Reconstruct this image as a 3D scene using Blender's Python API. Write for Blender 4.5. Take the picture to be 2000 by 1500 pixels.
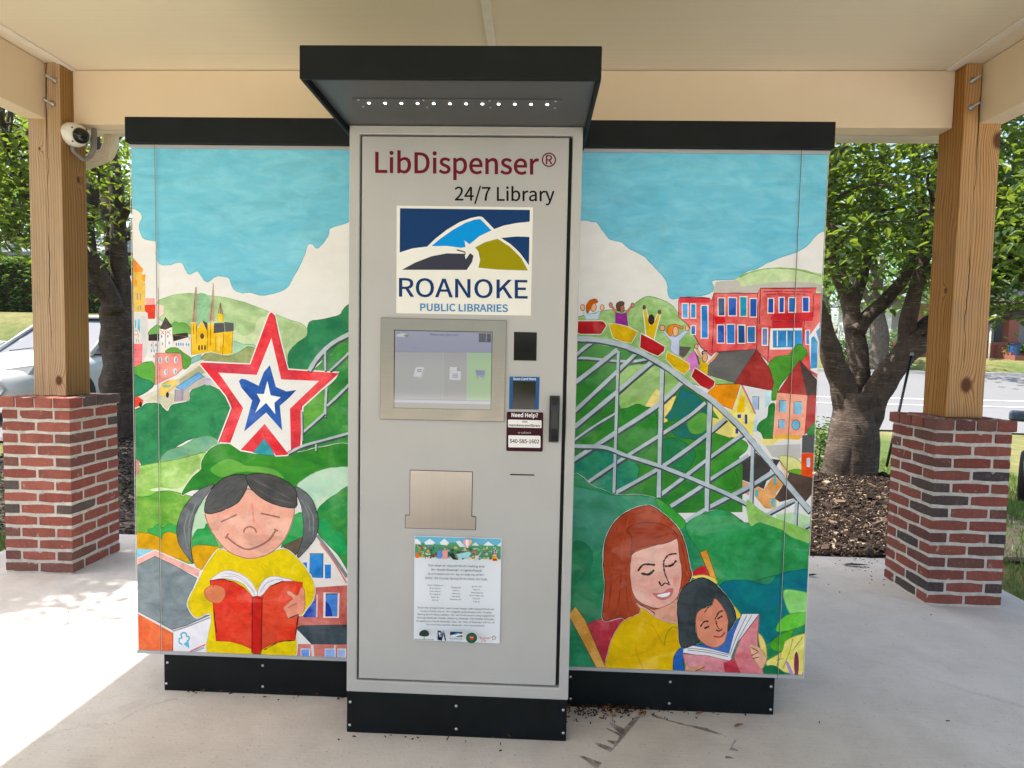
import bpy, bmesh, math, random
from mathutils import Vector, Matrix, noise as mnoise
random.seed(7)
R = math.radians
scene = bpy.context.scene
for o in list(bpy.data.objects): bpy.data.objects.remove(o)
col = scene.collection

# ------------------------------------------------------------------ camera
CAM = Vector((0.23912, -2.01846, 1.34006))
CR = Vector((0.99915476, 0.03571899, 0.02034501)).normalized()
CU = Vector((-0.0222858, 0.05480538, 0.99824832)).normalized()
CF = Vector((-0.03454141, 0.99785797, -0.05555508)).normalized()
FPX = 1184.128
cam_d = bpy.data.cameras.new('camera'); cam = bpy.data.objects.new('camera', cam_d); col.objects.link(cam)
cam.matrix_world = Matrix(((CR.x, CU.x, -CF.x, CAM.x), (CR.y, CU.y, -CF.y, CAM.y), (CR.z, CU.z, -CF.z, CAM.z), (0, 0, 0, 1)))
cam_d.sensor_width = 36; cam_d.lens = FPX * 36 / 2000; cam_d.clip_start = 0.05; cam_d.clip_end = 800
scene.camera = cam
# ------------------------------------------------------------------ world, sun, exposure
SUN_EL = 61.0; SUN_DIR = Vector((-1.0, 0.067, 0)).normalized() * math.cos(R(SUN_EL)) + Vector((0, 0, math.sin(R(SUN_EL))))
w = bpy.data.worlds.new('World'); scene.world = w; w.use_nodes = True
nt = w.node_tree; nt.nodes.clear()
sky = nt.nodes.new('ShaderNodeTexSky'); sky.sky_type = 'NISHITA'; sky.sun_disc = False
sky.sun_elevation = R(SUN_EL); sky.sun_rotation = math.atan2(SUN_DIR.x, SUN_DIR.y); sky.air_density = 1.0; sky.dust_density = 3.0; sky.ozone_density = 0.9
bg = nt.nodes.new('ShaderNodeBackground'); bg.inputs['Strength'].default_value = 0.14
wo = nt.nodes.new('ShaderNodeOutputWorld'); nt.links.new(sky.outputs[0], bg.inputs[0]); nt.links.new(bg.outputs[0], wo.inputs[0])
sd = bpy.data.lights.new('sun', 'SUN'); sd.energy = 3.9; sd.angle = R(0.55); sd.color = (1.0, 0.955, 0.89)
sun = bpy.data.objects.new('sun', sd); col.objects.link(sun); sun.rotation_euler = SUN_DIR.to_track_quat('Z', 'Y').to_euler(); sun.location = (0, 0, 30)
scene.view_settings.view_transform = 'Standard'; scene.view_settings.look = 'None'; scene.view_settings.gamma = 1
scene.view_settings.exposure = 1.50
scene.cycles.max_bounces = 10; scene.cycles.diffuse_bounces = 6; scene.cycles.transparent_max_bounces = 12

# ------------------------------------------------------------------ helpers
def lin(c):
    if isinstance(c, str):
        c = c.lstrip('#'); c = [int(c[i:i+2], 16) / 255 for i in (0, 2, 4)]
        return tuple(v / 12.92 if v <= 0.04045 else ((v + 0.055) / 1.055) ** 2.4 for v in c)
    return tuple(c)
def ray(px, py): return CF + CR * ((px - 1000) / FPX) + CU * ((750 - py) / FPX)
def on_y(px, py, Y): d = ray(px, py); return CAM + d * ((Y - CAM.y) / d.y)
def on_z(px, py, Z): d = ray(px, py); return CAM + d * ((Z - CAM.z) / d.z)

class N:
    """tiny node-material builder"""
    def __init__(s, name):
        s.m = bpy.data.materials.new(name); s.m.use_nodes = True; s.t = s.m.node_tree; s.t.nodes.clear()
        s.out = s.t.nodes.new('ShaderNodeOutputMaterial')
    def n(s, typ, **kw):
        x = s.t.nodes.new('ShaderNode' + typ)
        for k, v in kw.items():
            if k in x.inputs.keys() if not k.startswith('_') else False: x.inputs[k].default_value = v
            else: setattr(x, k.lstrip('_'), v)
        return x
    def l(s, a, b): s.t.links.new(a, b)
    def coord(s, kind='Object'): return s.n('TexCoord').outputs[kind]
    def mapping(s, v, scale=(1, 1, 1), rot=(0, 0, 0)):
        m = s.n('Mapping'); m.inputs['Scale'].default_value = scale; m.inputs['Rotation'].default_value = rot; s.l(v, m.inputs[0]); return m.outputs[0]
    def noise(s, v, scale, detail=4, rough=0.55, dist=0.0):
        x = s.n('TexNoise'); x.inputs['Scale'].default_value = scale; x.inputs['Detail'].default_value = detail
        x.inputs['Roughness'].default_value = rough; x.inputs['Distortion'].default_value = dist
        if v is not None: s.l(v, x.inputs['Vector'])
        return x.outputs[0]
    def ramp(s, f, stops, interp='LINEAR'):
        x = s.n('ValToRGB'); x.color_ramp.interpolation = interp; e = x.color_ramp.elements
        while len(e) < len(stops): e.new(0.5)
        for i, (p, c) in enumerate(stops):
            e[i].position = p; c = (c, c, c) if isinstance(c, (int, float)) else lin(c); e[i].color = (*c[:3], 1)
        s.l(f, x.inputs[0]); return x.outputs[0]
    def mix(s, f, a, b, mode='MIX'):
        x = s.n('MixRGB'); x.blend_type = mode
        for i, v in ((0, f), (1, a), (2, b)):
            if isinstance(v, (int, float)): x.inputs[i].default_value = v if i == 0 else (v, v, v, 1)
            elif isinstance(v, (str, tuple)): x.inputs[i].default_value = (*lin(v)[:3], 1)
            else: s.l(v, x.inputs[i])
        return x.outputs[0]
    def math(s, op, a, b=0.5):
        x = s.n('Math'); x.operation = op
        for i, v in ((0, a), (1, b)):
            if isinstance(v, (int, float)): x.inputs[i].default_value = v
            else: s.l(v, x.inputs[i])
        return x.outputs[0]
    def bump(s, h, strength=0.3, dist=0.01):
        x = s.n('Bump'); x.inputs['Strength'].default_value = strength; x.inputs['Distance'].default_value = dist; s.l(h, x.inputs['Height']); return x.outputs[0]
    def done(s, color, rough=0.6, metal=0.0, normal=None, spec=0.5, **kw):
        p = s.n('BsdfPrincipled')
        for k, v in (('Base Color', color), ('Roughness', rough), ('Metallic', metal), ('Specular IOR Level', spec)):
            if isinstance(v, (str, tuple)): p.inputs[k].default_value = (*lin(v)[:3], 1)
            elif isinstance(v, (int, float)): p.inputs[k].default_value = v
            else: s.l(v, p.inputs[k])
        for k, v in kw.items():
            k = k.replace('_', ' ')
            if isinstance(v, (int, float)): p.inputs[k].default_value = v
            elif isinstance(v, (tuple, str)): p.inputs[k].default_value = (*lin(v)[:3], 1)
            else: s.l(v, p.inputs[k])
        if normal is not None: s.l(normal, p.inputs['Normal'])
        s.l(p.outputs[0], s.out.inputs[0]); s.p = p
        return s.m

def plain(name, c, rough=0.5, metal=0.0, var=0.08, scale=12, bump=0.0, spec=0.5):
    b = N(name); v = b.coord(); f = b.noise(v, scale, 5)
    c = lin(c); lo = tuple(x * (1 - var) for x in c); hi = tuple(min(1, x * (1 + var)) for x in c)
    cc = b.mix(b.ramp(f, [(0.3, 0.0), (0.7, 1.0)]), lo, hi)
    nrm = b.bump(b.noise(v, scale * 12, 3), bump, 0.002) if bump else None
    rr = b.math('ADD', b.math('MULTIPLY', f, 0.16), rough - 0.08)
    return b.done(cc, rr, metal, nrm, spec)

class MB:
    def __init__(s): s.v = []; s.f = []; s.smooth = False
    def add(s, vs, fs): n = len(s.v); s.v += [tuple(p) for p in vs]; s.f += [tuple(i + n for i in f) for f in fs]; return s
    def box(s, a, b):
        (x0, y0, z0), (x1, y1, z1) = a, b
        return s.add([(x0, y0, z0), (x1, y0, z0), (x1, y1, z0), (x0, y1, z0), (x0, y0, z1), (x1, y0, z1), (x1, y1, z1), (x0, y1, z1)],
                     [(0, 3, 2, 1), (4, 5, 6, 7), (0, 1, 5, 4), (1, 2, 6, 5), (2, 3, 7, 6), (3, 0, 4, 7)])
    def prism(s, pts, y0, y1):                       # polygon in x,z extruded along y (front y0)
        n = len(pts)
        return s.add([(x, y0, z) for x, z in pts] + [(x, y1, z) for x, z in pts],
                     [tuple(range(n)), tuple(reversed(range(n, 2 * n)))] + [(i, i + n, (i + 1) % n + n, (i + 1) % n) for i in range(n)])
    def tube(s, pts, rad, k=10, cap=True, wob=0.0):
        pts = [Vector(p) for p in pts]; rad = rad if isinstance(rad, (list, tuple)) else [rad] * len(pts)
        up = Vector((0.31, 0.17, 0.93)); base = len(s.v); px = None
        for i, p in enumerate(pts):
            t = (pts[min(i + 1, len(pts) - 1)] - pts[max(i - 1, 0)]).normalized()
            if px is None: px = t.orthogonal().normalized()
            px = (px - t * px.dot(t)).normalized(); py = t.cross(px)
            for j in range(k):
                a = 2 * math.pi * j / k; r = rad[i] * (1 + (wob * mnoise.noise(p * 5 + Vector((math.cos(a), math.sin(a), 0)) * 1.3) if wob else 0))
                s.v.append(tuple(p + px * math.cos(a) * r + py * math.sin(a) * r))
        for i in range(len(pts) - 1):
            for j in range(k):
                a = base + i * k + j; b = base + i * k + (j + 1) % k; s.f.append((a, b, b + k, a + k))
        if cap:
            s.f.append(tuple(reversed(range(base, base + k)))); e = base + (len(pts) - 1) * k; s.f.append(tuple(range(e, e + k)))
        return s
    def lathe(s, prof, c, axis, k=20):               # prof: (r, h) along axis from c
        axis = Vector(axis).normalized(); px = axis.orthogonal().normalized(); py = axis.cross(px); c = Vector(c); base = len(s.v)
        for r, h in prof:
            for j in range(k):
                a = 2 * math.pi * j / k; s.v.append(tuple(c + axis * h + (px * math.cos(a) + py * math.sin(a)) * max(r, 1e-5)))
        for i in range(len(prof) - 1):
            for j in range(k):
                a = base + i * k + j; b = base + i * k + (j + 1) % k; s.f.append((a, b, b + k, a + k))
        return s
    def mesh(s, name, smooth=None):
        m = bpy.data.meshes.new(name); m.from_pydata(s.v, [], s.f); m.update()
        if s.smooth if smooth is None else smooth: m.polygons.foreach_set('use_smooth', [True] * len(m.polygons))
        return m

def tag(o, label=None, cat=None, group=None, kind=None):
    for k, v in (('label', label), ('category', cat), ('group', group), ('kind', kind)):
        if v: o[k] = v
    return o
def place(name, mesh, mat, parent=None, bevel=0.0, seg=2, smooth_angle=None):
    o = bpy.data.objects.new(name, mesh); col.objects.link(o)
    if mat is not None: mesh.materials.append(mat)
    if parent is not None:
        o.parent = parent
        if parent.parent is None: o.location = -parent.location
    if bevel:
        m = o.modifiers.new('bevel', 'BEVEL'); m.width = bevel; m.segments = seg; m.limit_method = 'ANGLE'; m.angle_limit = R(40); m.harden_normals = False
    return o
def obj(name, mb, mat, parent=None, bevel=0.0, seg=2, smooth=None): return place(name, mb.mesh(name, smooth), mat, parent, bevel, seg)
def thing(name, label, cat, loc, group=None):
    o = bpy.data.objects.new(name, None); col.objects.link(o); o.location = loc; o.empty_display_size = 0.1
    return tag(o, label, cat, group)
def catmull(pts, closed, sub=5):
    n = len(pts); out = []; P = [Vector(p) for p in pts]
    rng = range(n) if closed else range(n - 1)
    for i in rng:
        if closed: a, b, c, d = P[i - 1], P[i], P[(i + 1) % n], P[(i + 2) % n]
        else: a, b, c, d = P[max(i - 1, 0)], P[i], P[i + 1], P[min(i + 2, n - 1)]
        for k in range(sub):
            t = k / sub; out.append(0.5 * ((2 * b) + (c - a) * t + (2 * a - 5 * b + 4 * c - d) * t * t + (3 * b - a - 3 * c + d) * t ** 3))
    if not closed: out.append(P[-1])
    return out

# ------------------------------------------------------------------ materials
def mat_concrete():
    b = N('concrete'); v = b.coord(); a = b.noise(v, 0.8, 7, 0.62, 0.3); c = b.noise(v, 5, 7, 0.68, 0.4); s = b.noise(b.mapping(v, (3, 90, 3)), 2.0, 4, 0.6); p = b.noise(v, 95, 3); st = b.noise(v, 2.1, 6, 0.6, 1.2); g = b.noise(v, 26, 3, 0.5)
    base = b.mix(b.ramp(a, [(0.32, 0.0), (0.68, 1.0)]), (0.535, 0.49, 0.425), (0.68, 0.63, 0.555))
    base = b.mix(b.ramp(c, [(0.42, 0.0), (0.72, 0.6)]), base, (0.45, 0.405, 0.345))
    base = b.mix(b.ramp(st, [(0.58, 0.0), (0.72, 0.45)]), base, (0.40, 0.36, 0.31))
    base = b.mix(b.ramp(s, [(0.4, 0.0), (0.75, 0.35)]), base, (0.71, 0.665, 0.59))
    base = b.mix(b.ramp(p, [(0.62, 0.0), (0.72, 0.6)]), base, (0.20, 0.185, 0.165)); base = b.mix(b.ramp(g, [(0.74, 0.0), (0.77, 0.55)]), base, (0.17, 0.155, 0.14))
    vo = b.n('TexVoronoi'); vo.feature = 'DISTANCE_TO_EDGE'; vo.inputs['Scale'].default_value = 0.55; b.l(b.mix(0.35, v, b.noise(v, 3.0, 6, 0.7), 'ADD'), vo.inputs['Vector'])
    base = b.mix(b.math('MULTIPLY', b.ramp(vo.outputs[0], [(0.0, 0.22), (0.003, 0.0)]), b.ramp(a, [(0.5, 0.0), (0.6, 1.0)])), base, (0.16, 0.145, 0.13))
    h = b.mix(0.5, s, p); return b.done(base, 0.85, 0, b.bump(h, 0.4, 0.004), 0.3)
def mat_wood(name, ca, cb, cd, crack, knots, amp=1.0):
    b = N(name); v = b.coord(); sx = b.n('SeparateXYZ'); b.l(v, sx.inputs[0]); X_, Y_, Z_ = sx.outputs
    n1 = b.noise(b.mapping(v, (1, 1, 0.10)), 9, 3, 0.5, 0.2); n2 = b.noise(b.mapping(v, (1, 1, 0.35)), 4, 3, 0.55, 0.4)
    dist = b.math('ADD', b.math('MULTIPLY', n1, 16.0 * amp), b.math('MULTIPLY', n2, 20.0 * amp))
    st = b.math('ADD', b.math('ADD', b.math('MULTIPLY', X_, 430.0), b.math('MULTIPLY', Y_, 300.0)), dist); kmask = None
    for kx, kz, kr, ky in knots:                     # grain swirls round each knot
        ex = b.math('DIVIDE', b.math('SUBTRACT', X_, kx), kr); ez = b.math('DIVIDE', b.math('SUBTRACT', Z_, kz), kr * 1.5); ey = b.math('DIVIDE', b.math('SUBTRACT', Y_, ky), kr)
        d = b.math('SQRT', b.math('ADD', b.math('ADD', b.math('MULTIPLY', ex, ex), b.math('MULTIPLY', ez, ez)), b.math('MULTIPLY', ey, ey)))
        pull = b.math('DIVIDE', 16.0, b.math('ADD', b.math('MULTIPLY', d, d), 0.8)); st = b.math('ADD', st, pull)
        kk = b.ramp(b.math('ADD', d, b.math('MULTIPLY', b.math('SUBTRACT', n2, 0.5), 0.8)), [(0.55, 1.0), (0.95, 0.0)]); kmask = kk if kmask is None else b.math('MAXIMUM', kmask, kk)
    rings = b.math('ADD', b.math('MULTIPLY', b.math('SINE', st), 0.5), 0.5)
    cc = b.mix(b.math('MULTIPLY', b.ramp(rings, [(0.45, 0.0), (0.95, 1.0)]), b.ramp(b.noise(v, 5, 3), [(0.3, 0.45), (0.7, 1.0)])), ca, cb)
    fine = b.noise(b.mapping(v, (85, 85, 1.4)), 1.0, 5, 0.7); cc = b.mix(b.ramp(fine, [(0.45, 0.0), (0.75, 0.55)]), cc, cd); cc = b.mix(b.ramp(fine, [(0.25, 0.55), (0.42, 0.0)]), cc, cb)
    wea = b.noise(b.mapping(v, (4, 4, 2)), 1.5, 5, 0.6); cc = b.mix(b.ramp(wea, [(0.55, 0.0), (0.78, 0.45)]), cc, (0.30, 0.235, 0.17))
    blot = b.noise(b.mapping(v, (9, 9, 6)), 1.0, 3, 0.5); cc = b.mix(b.ramp(blot, [(0.66, 0.0), (0.75, 0.4)]), cc, (0.16, 0.125, 0.10))
    ge = b.n('NewGeometry'); nx = b.n('SeparateXYZ'); b.l(ge.outputs['Normal'], nx.inputs[0]); sd_ = b.math('GREATER_THAN', b.math('ABSOLUTE', nx.outputs[0]), 0.6)
    cc = b.mix(sd_, cc, b.mix(1.0, cc, (0.74, 0.60, 0.36), 'MULTIPLY'))          # x-facing sides: golden brown tone, with their shade put into the colour
    if kmask is not None: cc = b.mix(kmask, cc, (0.12, 0.05, 0.022))
    wob = b.math('MULTIPLY', b.math('SUBTRACT', b.noise(b.mapping(v, (0.01, 0.01, 1)), 2.2, 3, 0.6), 0.5), 0.075)
    dx = b.math('ABSOLUTE', b.math('SUBTRACT', b.math('ADD', X_, wob), crack))
    wid = b.math('MULTIPLY', b.ramp(b.noise(b.mapping(v, (0.01, 0.01, 1)), 1.3, 2), [(0.42, 0.0), (0.62, 1.0)]), 0.0045)
    ck = b.math('MULTIPLY', b.math('LESS_THAN', dx, wid), b.math('LESS_THAN', Y_, 0.05)); cc = b.mix(ck, cc, (0.09, 0.035, 0.016))
    hh = b.mix(0.5, rings, fine); hh = b.mix(ck, hh, 0.0); return b.done(cc, 0.75, 0, b.bump(hh, 0.5, 0.002), 0.15)
def mat_brick():
    b = N('brick'); v = b.coord(); oi = b.n('ObjectInfo'); vo = b.n('VectorMath'); vo.operation = 'ADD'; b.l(v, vo.inputs[0])
    cmb = b.n('CombineXYZ'); rr = b.math('MULTIPLY', oi.outputs['Random'], 40.0); b.l(rr, cmb.inputs[0]); b.l(rr, cmb.inputs[1]); b.l(cmb.outputs[0], vo.inputs[1]); q = vo.outputs[0]
    n1 = b.noise(q, 14, 6, 0.65); n2 = b.noise(q, 70, 4, 0.6); n3 = b.noise(q, 22, 5, 0.6)
    cc = b.mix(b.ramp(n1, [(0.3, 0.0), (0.7, 1.0)]), b.mix(0.35, oi.outputs['Color'], (0.03, 0.02, 0.02)), oi.outputs['Color'])
    cc = b.mix(b.ramp(n2, [(0.55, 0.0), (0.8, 0.6)]), cc, b.mix(0.5, oi.outputs['Color'], (0.5, 0.32, 0.25)))
    # mortar haze smeared along the edges and in a few blots
    sx = b.n('SeparateXYZ'); b.l(b.n('TexCoord').outputs['Generated'], sx.inputs[0])
    ed = None
    for i in range(3):
        e = b.math('ABSOLUTE', b.math('SUBTRACT', sx.outputs[i], 0.5)); 
        if i == 2: edz = e
        ed = e if ed is None else b.math('MAXIMUM', ed, b.math('MULTIPLY', e, 1.0)) if i == 2 else ed
    sm = b.ramp(b.math('ADD', b.math('MULTIPLY', edz, 0.55), b.math('MULTIPLY', n3, 0.8)), [(0.70, 0.0), (0.78, 0.75)])
    cc = b.mix(sm, cc, (0.50, 0.45, 0.39)); bl = b.ramp(n3, [(0.66, 0.0), (0.72, 0.55)]); cc = b.mix(bl, cc, (0.55, 0.50, 0.44))
    return b.done(cc, 0.85, 0, b.bump(b.mix(0.5, n2, n3), 0.6, 0.004), 0.25)
def mat_bark(name, ca, cb, cl, ring=True):
    b = N(name); v = b.coord(); n1 = b.noise(v, 9, 6, 0.65); lent = b.noise(b.mapping(v, (7, 7, 75)), 1.2, 5, 0.65, 0.6); pl = b.n('TexVoronoi'); pl.feature = 'DISTANCE_TO_EDGE'; b.l(b.mapping(b.mix(0.12, v, n1, 'ADD'), (9, 9, 3)), pl.inputs['Vector']); pl.inputs['Scale'].default_value = 1.0
    cc = b.mix(b.ramp(n1, [(0.3, 0.0), (0.7, 1.0)]), ca, cb)
    cc = b.mix(b.ramp(lent, [(0.555, 0.0), (0.68, 0.75 if ring else 0.15)]), cc, cl)
    cc = b.mix(b.ramp(pl.outputs[0], [(0.0, 0.35), (0.05, 0.0)]), cc, (0.02, 0.016, 0.012))
    h = b.mix(0.6, lent, n1); return b.done(cc, 0.85, 0, b.bump(h, 1.0, 0.025), 0.2)
def mat_leaf(name, ca, cb, trans):
    b = N(name); at = b.n('Attribute'); at.attribute_name = 'tint'; f = at.outputs['Fac']
    cc = b.mix(f, ca, cb); p = b.n('BsdfPrincipled'); b.l(cc, p.inputs['Base Color']); p.inputs['Roughness'].default_value = 0.42; p.inputs['Specular IOR Level'].default_value = 0.45
    t = b.n('BsdfTranslucent'); b.l(b.mix(1.0, cc, trans, 'MULTIPLY') if False else b.mix(f, trans, tuple(min(1, x * 1.25) for x in lin(trans))), t.inputs[0])
    ms = b.n('MixShader'); ms.inputs[0].default_value = 0.32; b.l(p.outputs[0], ms.inputs[1]); b.l(t.outputs[0], ms.inputs[2]); b.l(ms.outputs[0], b.out.inputs[0]); return b.m
def mat_ground():
    b = N('grass_ground'); v = b.coord(); a = b.noise(v, 0.35, 5, 0.6); c = b.noise(v, 5, 6, 0.7); f = b.noise(v, 60, 3)
    cc = b.mix(b.ramp(a, [(0.35, 0.0), (0.62, 1.0)]), (0.075, 0.125, 0.03), (0.25, 0.215, 0.095)); cc = b.mix(b.ramp(c, [(0.4, 0.0), (0.75, 0.6)]), cc, (0.04, 0.055, 0.018))
    cc = b.mix(b.ramp(f, [(0.45, 0.0), (0.7, 0.5)]), cc, (0.13, 0.15, 0.05)); return b.done(cc, 0.95, 0, b.bump(f, 0.8, 0.03), 0.1)
def mat_road():
    b = N('asphalt'); v = b.coord(); a = b.noise(v, 0.4, 5, 0.6); f = b.noise(v, 50, 3); c = b.noise(v, 3, 6, 0.7)
    cc = b.mix(a, (0.13, 0.13, 0.132), (0.17, 0.169, 0.168)); cc = b.mix(b.ramp(f, [(0.4, 0.0), (0.7, 0.5)]), cc, (0.21, 0.208, 0.205)); cc = b.mix(b.ramp(c, [(0.6, 0.0), (0.75, 0.5)]), cc, (0.12, 0.12, 0.12))
    return b.done(cc, 0.9, 0, b.bump(f, 0.4, 0.01), 0.25)
def mat_paint(name='mural_print', stretch=1.7, soft=1.0):
    """mural print: two watercolour tones per painted shape, blended by a blotchy wash"""
    b = N(name); v = b.mapping(b.coord(), (1, 1, stretch / 1.7)); a1 = b.n('Attribute'); a1.attribute_name = 'tone_a'; a2 = b.n('Attribute'); a2.attribute_name = 'tone_b'
    w1 = b.noise(b.mapping(v, (1, 1, 1.7)), 7.5, 5, 0.58, 0.9); w2 = b.noise(v, 28, 5, 0.65, 0.5); pap = b.noise(v, 420, 2)
    f = b.ramp(b.math('ADD', b.math('MULTIPLY', w1, 0.75), b.math('MULTIPLY', w2, 0.25)), [(0.36, 0.0), (0.60, 1.0)])
    cc = b.mix(f, a1.outputs['Color'], a2.outputs['Color'])
    edge = b.ramp(b.math('ABSOLUTE', b.math('SUBTRACT', w1, 0.5)), [(0.0, 0.86), (0.02, 1.0)]); hsv = b.n('SeparateColor'); hsv.mode = 'HSV'; b.l(cc, hsv.inputs[0])
    sat = b.ramp(hsv.outputs[1], [(0.10, 0.0), (0.55, 1.0)]); sat = b.math('MULTIPLY', sat, soft); cc = b.mix(b.math('MULTIPLY', sat, 0.45), cc, edge, 'MULTIPLY')
    w3 = b.noise(b.mapping(v, (1, 1, 1.3)), 5.0, 6, 0.55, 0.7); dil = b.ramp(w3, [(0.545, 0.0), (0.60, 0.17), (0.74, 0.27)]); cc = b.mix(b.math('MULTIPLY', sat, dil), cc, b.mix(0.3, b.mix(1.0, cc, 1.7, 'MULTIPLY'), (0.85, 0.83, 0.76))); dp = b.ramp(w3, [(0.33, 0.44), (0.425, 0.26), (0.45, 0.0)]); cc = b.mix(b.math('MULTIPLY', sat, dp), cc, b.mix(1.0, cc, 0.55, 'MULTIPLY'))
    wash = b.ramp(w2, [(0.25, 0.80), (0.75, 1.14)]); cc = b.mix(b.math('ADD', b.math('MULTIPLY', sat, 0.75), 0.15), cc, wash, 'MULTIPLY'); cc = b.mix(1.0, cc, b.ramp(pap, [(0.3, 0.95), (0.7, 1.03)]), 'MULTIPLY')
    return b.done(cc, 0.6, 0, None, 0.12)
def mat_print():
    b = N('flat_print'); a1 = b.n('Attribute'); a1.attribute_name = 'tone_a'; return b.done(a1.outputs['Color'], 0.6, 0, None, 0.12)
def mat_screen():
    b = N('lit_screen'); a1 = b.n('Attribute'); a1.attribute_name = 'tone_a'; m = b.done((0.03, 0.03, 0.03), 0.06, 0, None, 1.0)
    b.l(a1.outputs['Color'], b.p.inputs['Emission Color']); b.p.inputs['Emission Strength'].default_value = 0.21; return m
def mat_ceiling():
    b = N('ceiling_cream'); v = b.coord(); ln = b.noise(b.mapping(v, (0.5, 85, 1)), 1.0, 3, 0.5); a = b.noise(v, 1.2, 4, 0.6); sp = b.noise(v, 60, 3, 0.6)
    cc = b.mix(b.ramp(ln, [(0.35, 0.0), (0.65, 1.0)]), (0.78, 0.69, 0.53), (0.81, 0.725, 0.57)); cc = b.mix(b.ramp(a, [(0.4, 0.0), (0.8, 0.25)]), cc, (0.66, 0.56, 0.41)); cc = b.mix(b.ramp(sp, [(0.76, 0.0), (0.80, 0.5)]), cc, (0.18, 0.13, 0.08))
    return b.done(cc, 0.6, 0, b.bump(ln, 0.25, 0.004), 0.3)
def mat_painted_beam():
    b = N('beam_paint'); v = b.coord(); a = b.noise(v, 1.5, 5, 0.6); sp = b.noise(v, 34, 3, 0.6); g = b.noise(b.mapping(v, (2, 2, 80)), 1.0, 3)
    cc = b.mix(b.ramp(a, [(0.35, 0.0), (0.7, 1.0)]), (0.74, 0.60, 0.44), (0.78, 0.64, 0.48)); cc = b.mix(b.ramp(sp, [(0.75, 0.0), (0.78, 0.55)]), cc, (0.16, 0.10, 0.06)); return b.done(cc, 0.65, 0, b.bump(g, 0.12, 0.003), 0.3)
def mat_brushed(name, c, axis):
    b = N(name); v = b.coord(); s = (2, 2, 420) if axis == 'x' else (420, 2, 2); f = b.noise(b.mapping(v, s), 1.0, 3); a = b.noise(v, 7, 4)
    cc = b.mix(b.ramp(f, [(0.3, 0.0), (0.7, 1.0)]), tuple(x * 0.92 for x in c), c); cc = b.mix(b.ramp(a, [(0.4, 0.0), (0.75, 0.35)]), cc, tuple(x * .72 for x in c)); return b.done(cc, b.math('ADD', b.math('MULTIPLY', a, 0.2), 0.24), 1.0, b.bump(f, 0.08, 0.001), 0.5, Anisotropic=0.6)

M = {}
M['concrete'] = mat_concrete(); M['brick'] = mat_brick(); M['mural'] = mat_paint(); M['mural_sky'] = mat_paint('mural_sky_print', 3.0, 0.45); M['print'] = mat_print(); M['screen'] = mat_screen()
M['mortar'] = plain('mortar', (0.55, 0.51, 0.45), 0.9, 0, 0.18, 30, 0.8, 0.2)
M['post_l'] = mat_wood('post_wood_weathered', (0.45, 0.305, 0.18), (0.25, 0.15, 0.08), (0.54, 0.41, 0.28), 0.015, [(-.03, 2.44, .011, -.1), (.055, 1.11, .026, -.1), (.1, 2.30, .019, 0.03)], 0.7)
M['post_r'] = mat_wood('post_wood_honey', (0.50, 0.29, 0.125), (0.25, 0.105, 0.032), (0.54, 0.35, 0.175), -0.02, [(.0, 1.20, .038, -.1), (.09, 2.52, .045, -.1), (-.1, 1.72, .016, -.04)], 1.1)
M['ceiling'] = mat_ceiling(); M['beam'] = mat_painted_beam()
M['trim'] = plain('trim_paint', (0.80, 0.74, 0.66), 0.55, 0, 0.05)
M['gutter'] = plain('gutter_beige', (0.74, 0.64, 0.51), 0.4, 0, 0.05)
M['roof'] = plain('roof_metal', (0.30, 0.26, 0.22), 0.5)
M['grey'] = plain('cabinet_grey', (0.475, 0.465, 0.435), 0.40, 0, 0.045, 3.5, 0.06, 0.45)
M['panelgrey'] = plain('panel_white', lin('#e6e1d8'), 0.5, 0, 0.02, 4)
M['rail'] = plain('rail_grey', (0.42, 0.42, 0.42), 0.45, 0, 0.04)
M['dark'] = plain('anthracite', (0.0065, 0.0085, 0.0092), 0.5, 0, 0.25, 9, 0.12, 0.16)
M['dark_in'] = plain('canopy_lining', (0.085, 0.088, 0.09), 0.4, 0, 0.10, 7, 0.08, 0.3)
M['black'] = plain('black_plastic', (0.008, 0.008, 0.009), 0.3, 0, 0.2)
M['gap'] = plain('gap_shadow_gasket', (0.02, 0.02, 0.02), 0.8)
M['glass_black'] = plain('smoked_glass', (0.004, 0.004, 0.005), 0.09, 0, 0.1)
M['steel'] = mat_brushed('steel_brushed', (0.31, 0.29, 0.25), 'x'); M['steel_v'] = mat_brushed('steel_flap', (0.47, 0.43, 0.385), 'z')
M['screw'] = plain('screw_zinc', (0.6, 0.6, 0.6), 0.3, 0.9)
M['bolt'] = plain('bolt_galvanised', (0.36, 0.36, 0.36), 0.45, 0.8)
M['white'] = plain('white_plastic', (0.72, 0.70, 0.64), 0.35, 0, 0.03)
M['conduit'] = plain('conduit_grey', (0.22, 0.20, 0.18), 0.5)
M['ground'] = mat_ground(); M['road'] = mat_road(); M['line'] = plain('road_line', (0.75, 0.75, 0.73), 0.7)
M['bark'] = mat_bark('cherry_bark', (0.045, 0.034, 0.027), (0.115, 0.085, 0.066), (0.24, 0.185, 0.15)); M['bark2'] = mat_bark('oak_bark', (0.07, 0.06, 0.05), (0.15, 0.125, 0.10), (0.18, 0.16, 0.13), False)
M['leaf'] = mat_leaf('cherry_leaf', (0.013, 0.042, 0.020), (0.038, 0.082, 0.028), (0.32, 0.44, 0.035))
M['leaf_far'] = mat_leaf('far_leaf', (0.035, 0.10, 0.02), (0.10, 0.19, 0.04), (0.22, 0.40, 0.05))
M['leaf_hedge'] = mat_leaf('hedge_leaf', (0.035, 0.085, 0.03), (0.12, 0.20, 0.05), (0.20, 0.34, 0.05))
M['soil'] = plain('mulch_soil', (0.055, 0.04, 0.03), 0.95, 0, 0.5, 20, 1.0)
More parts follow.
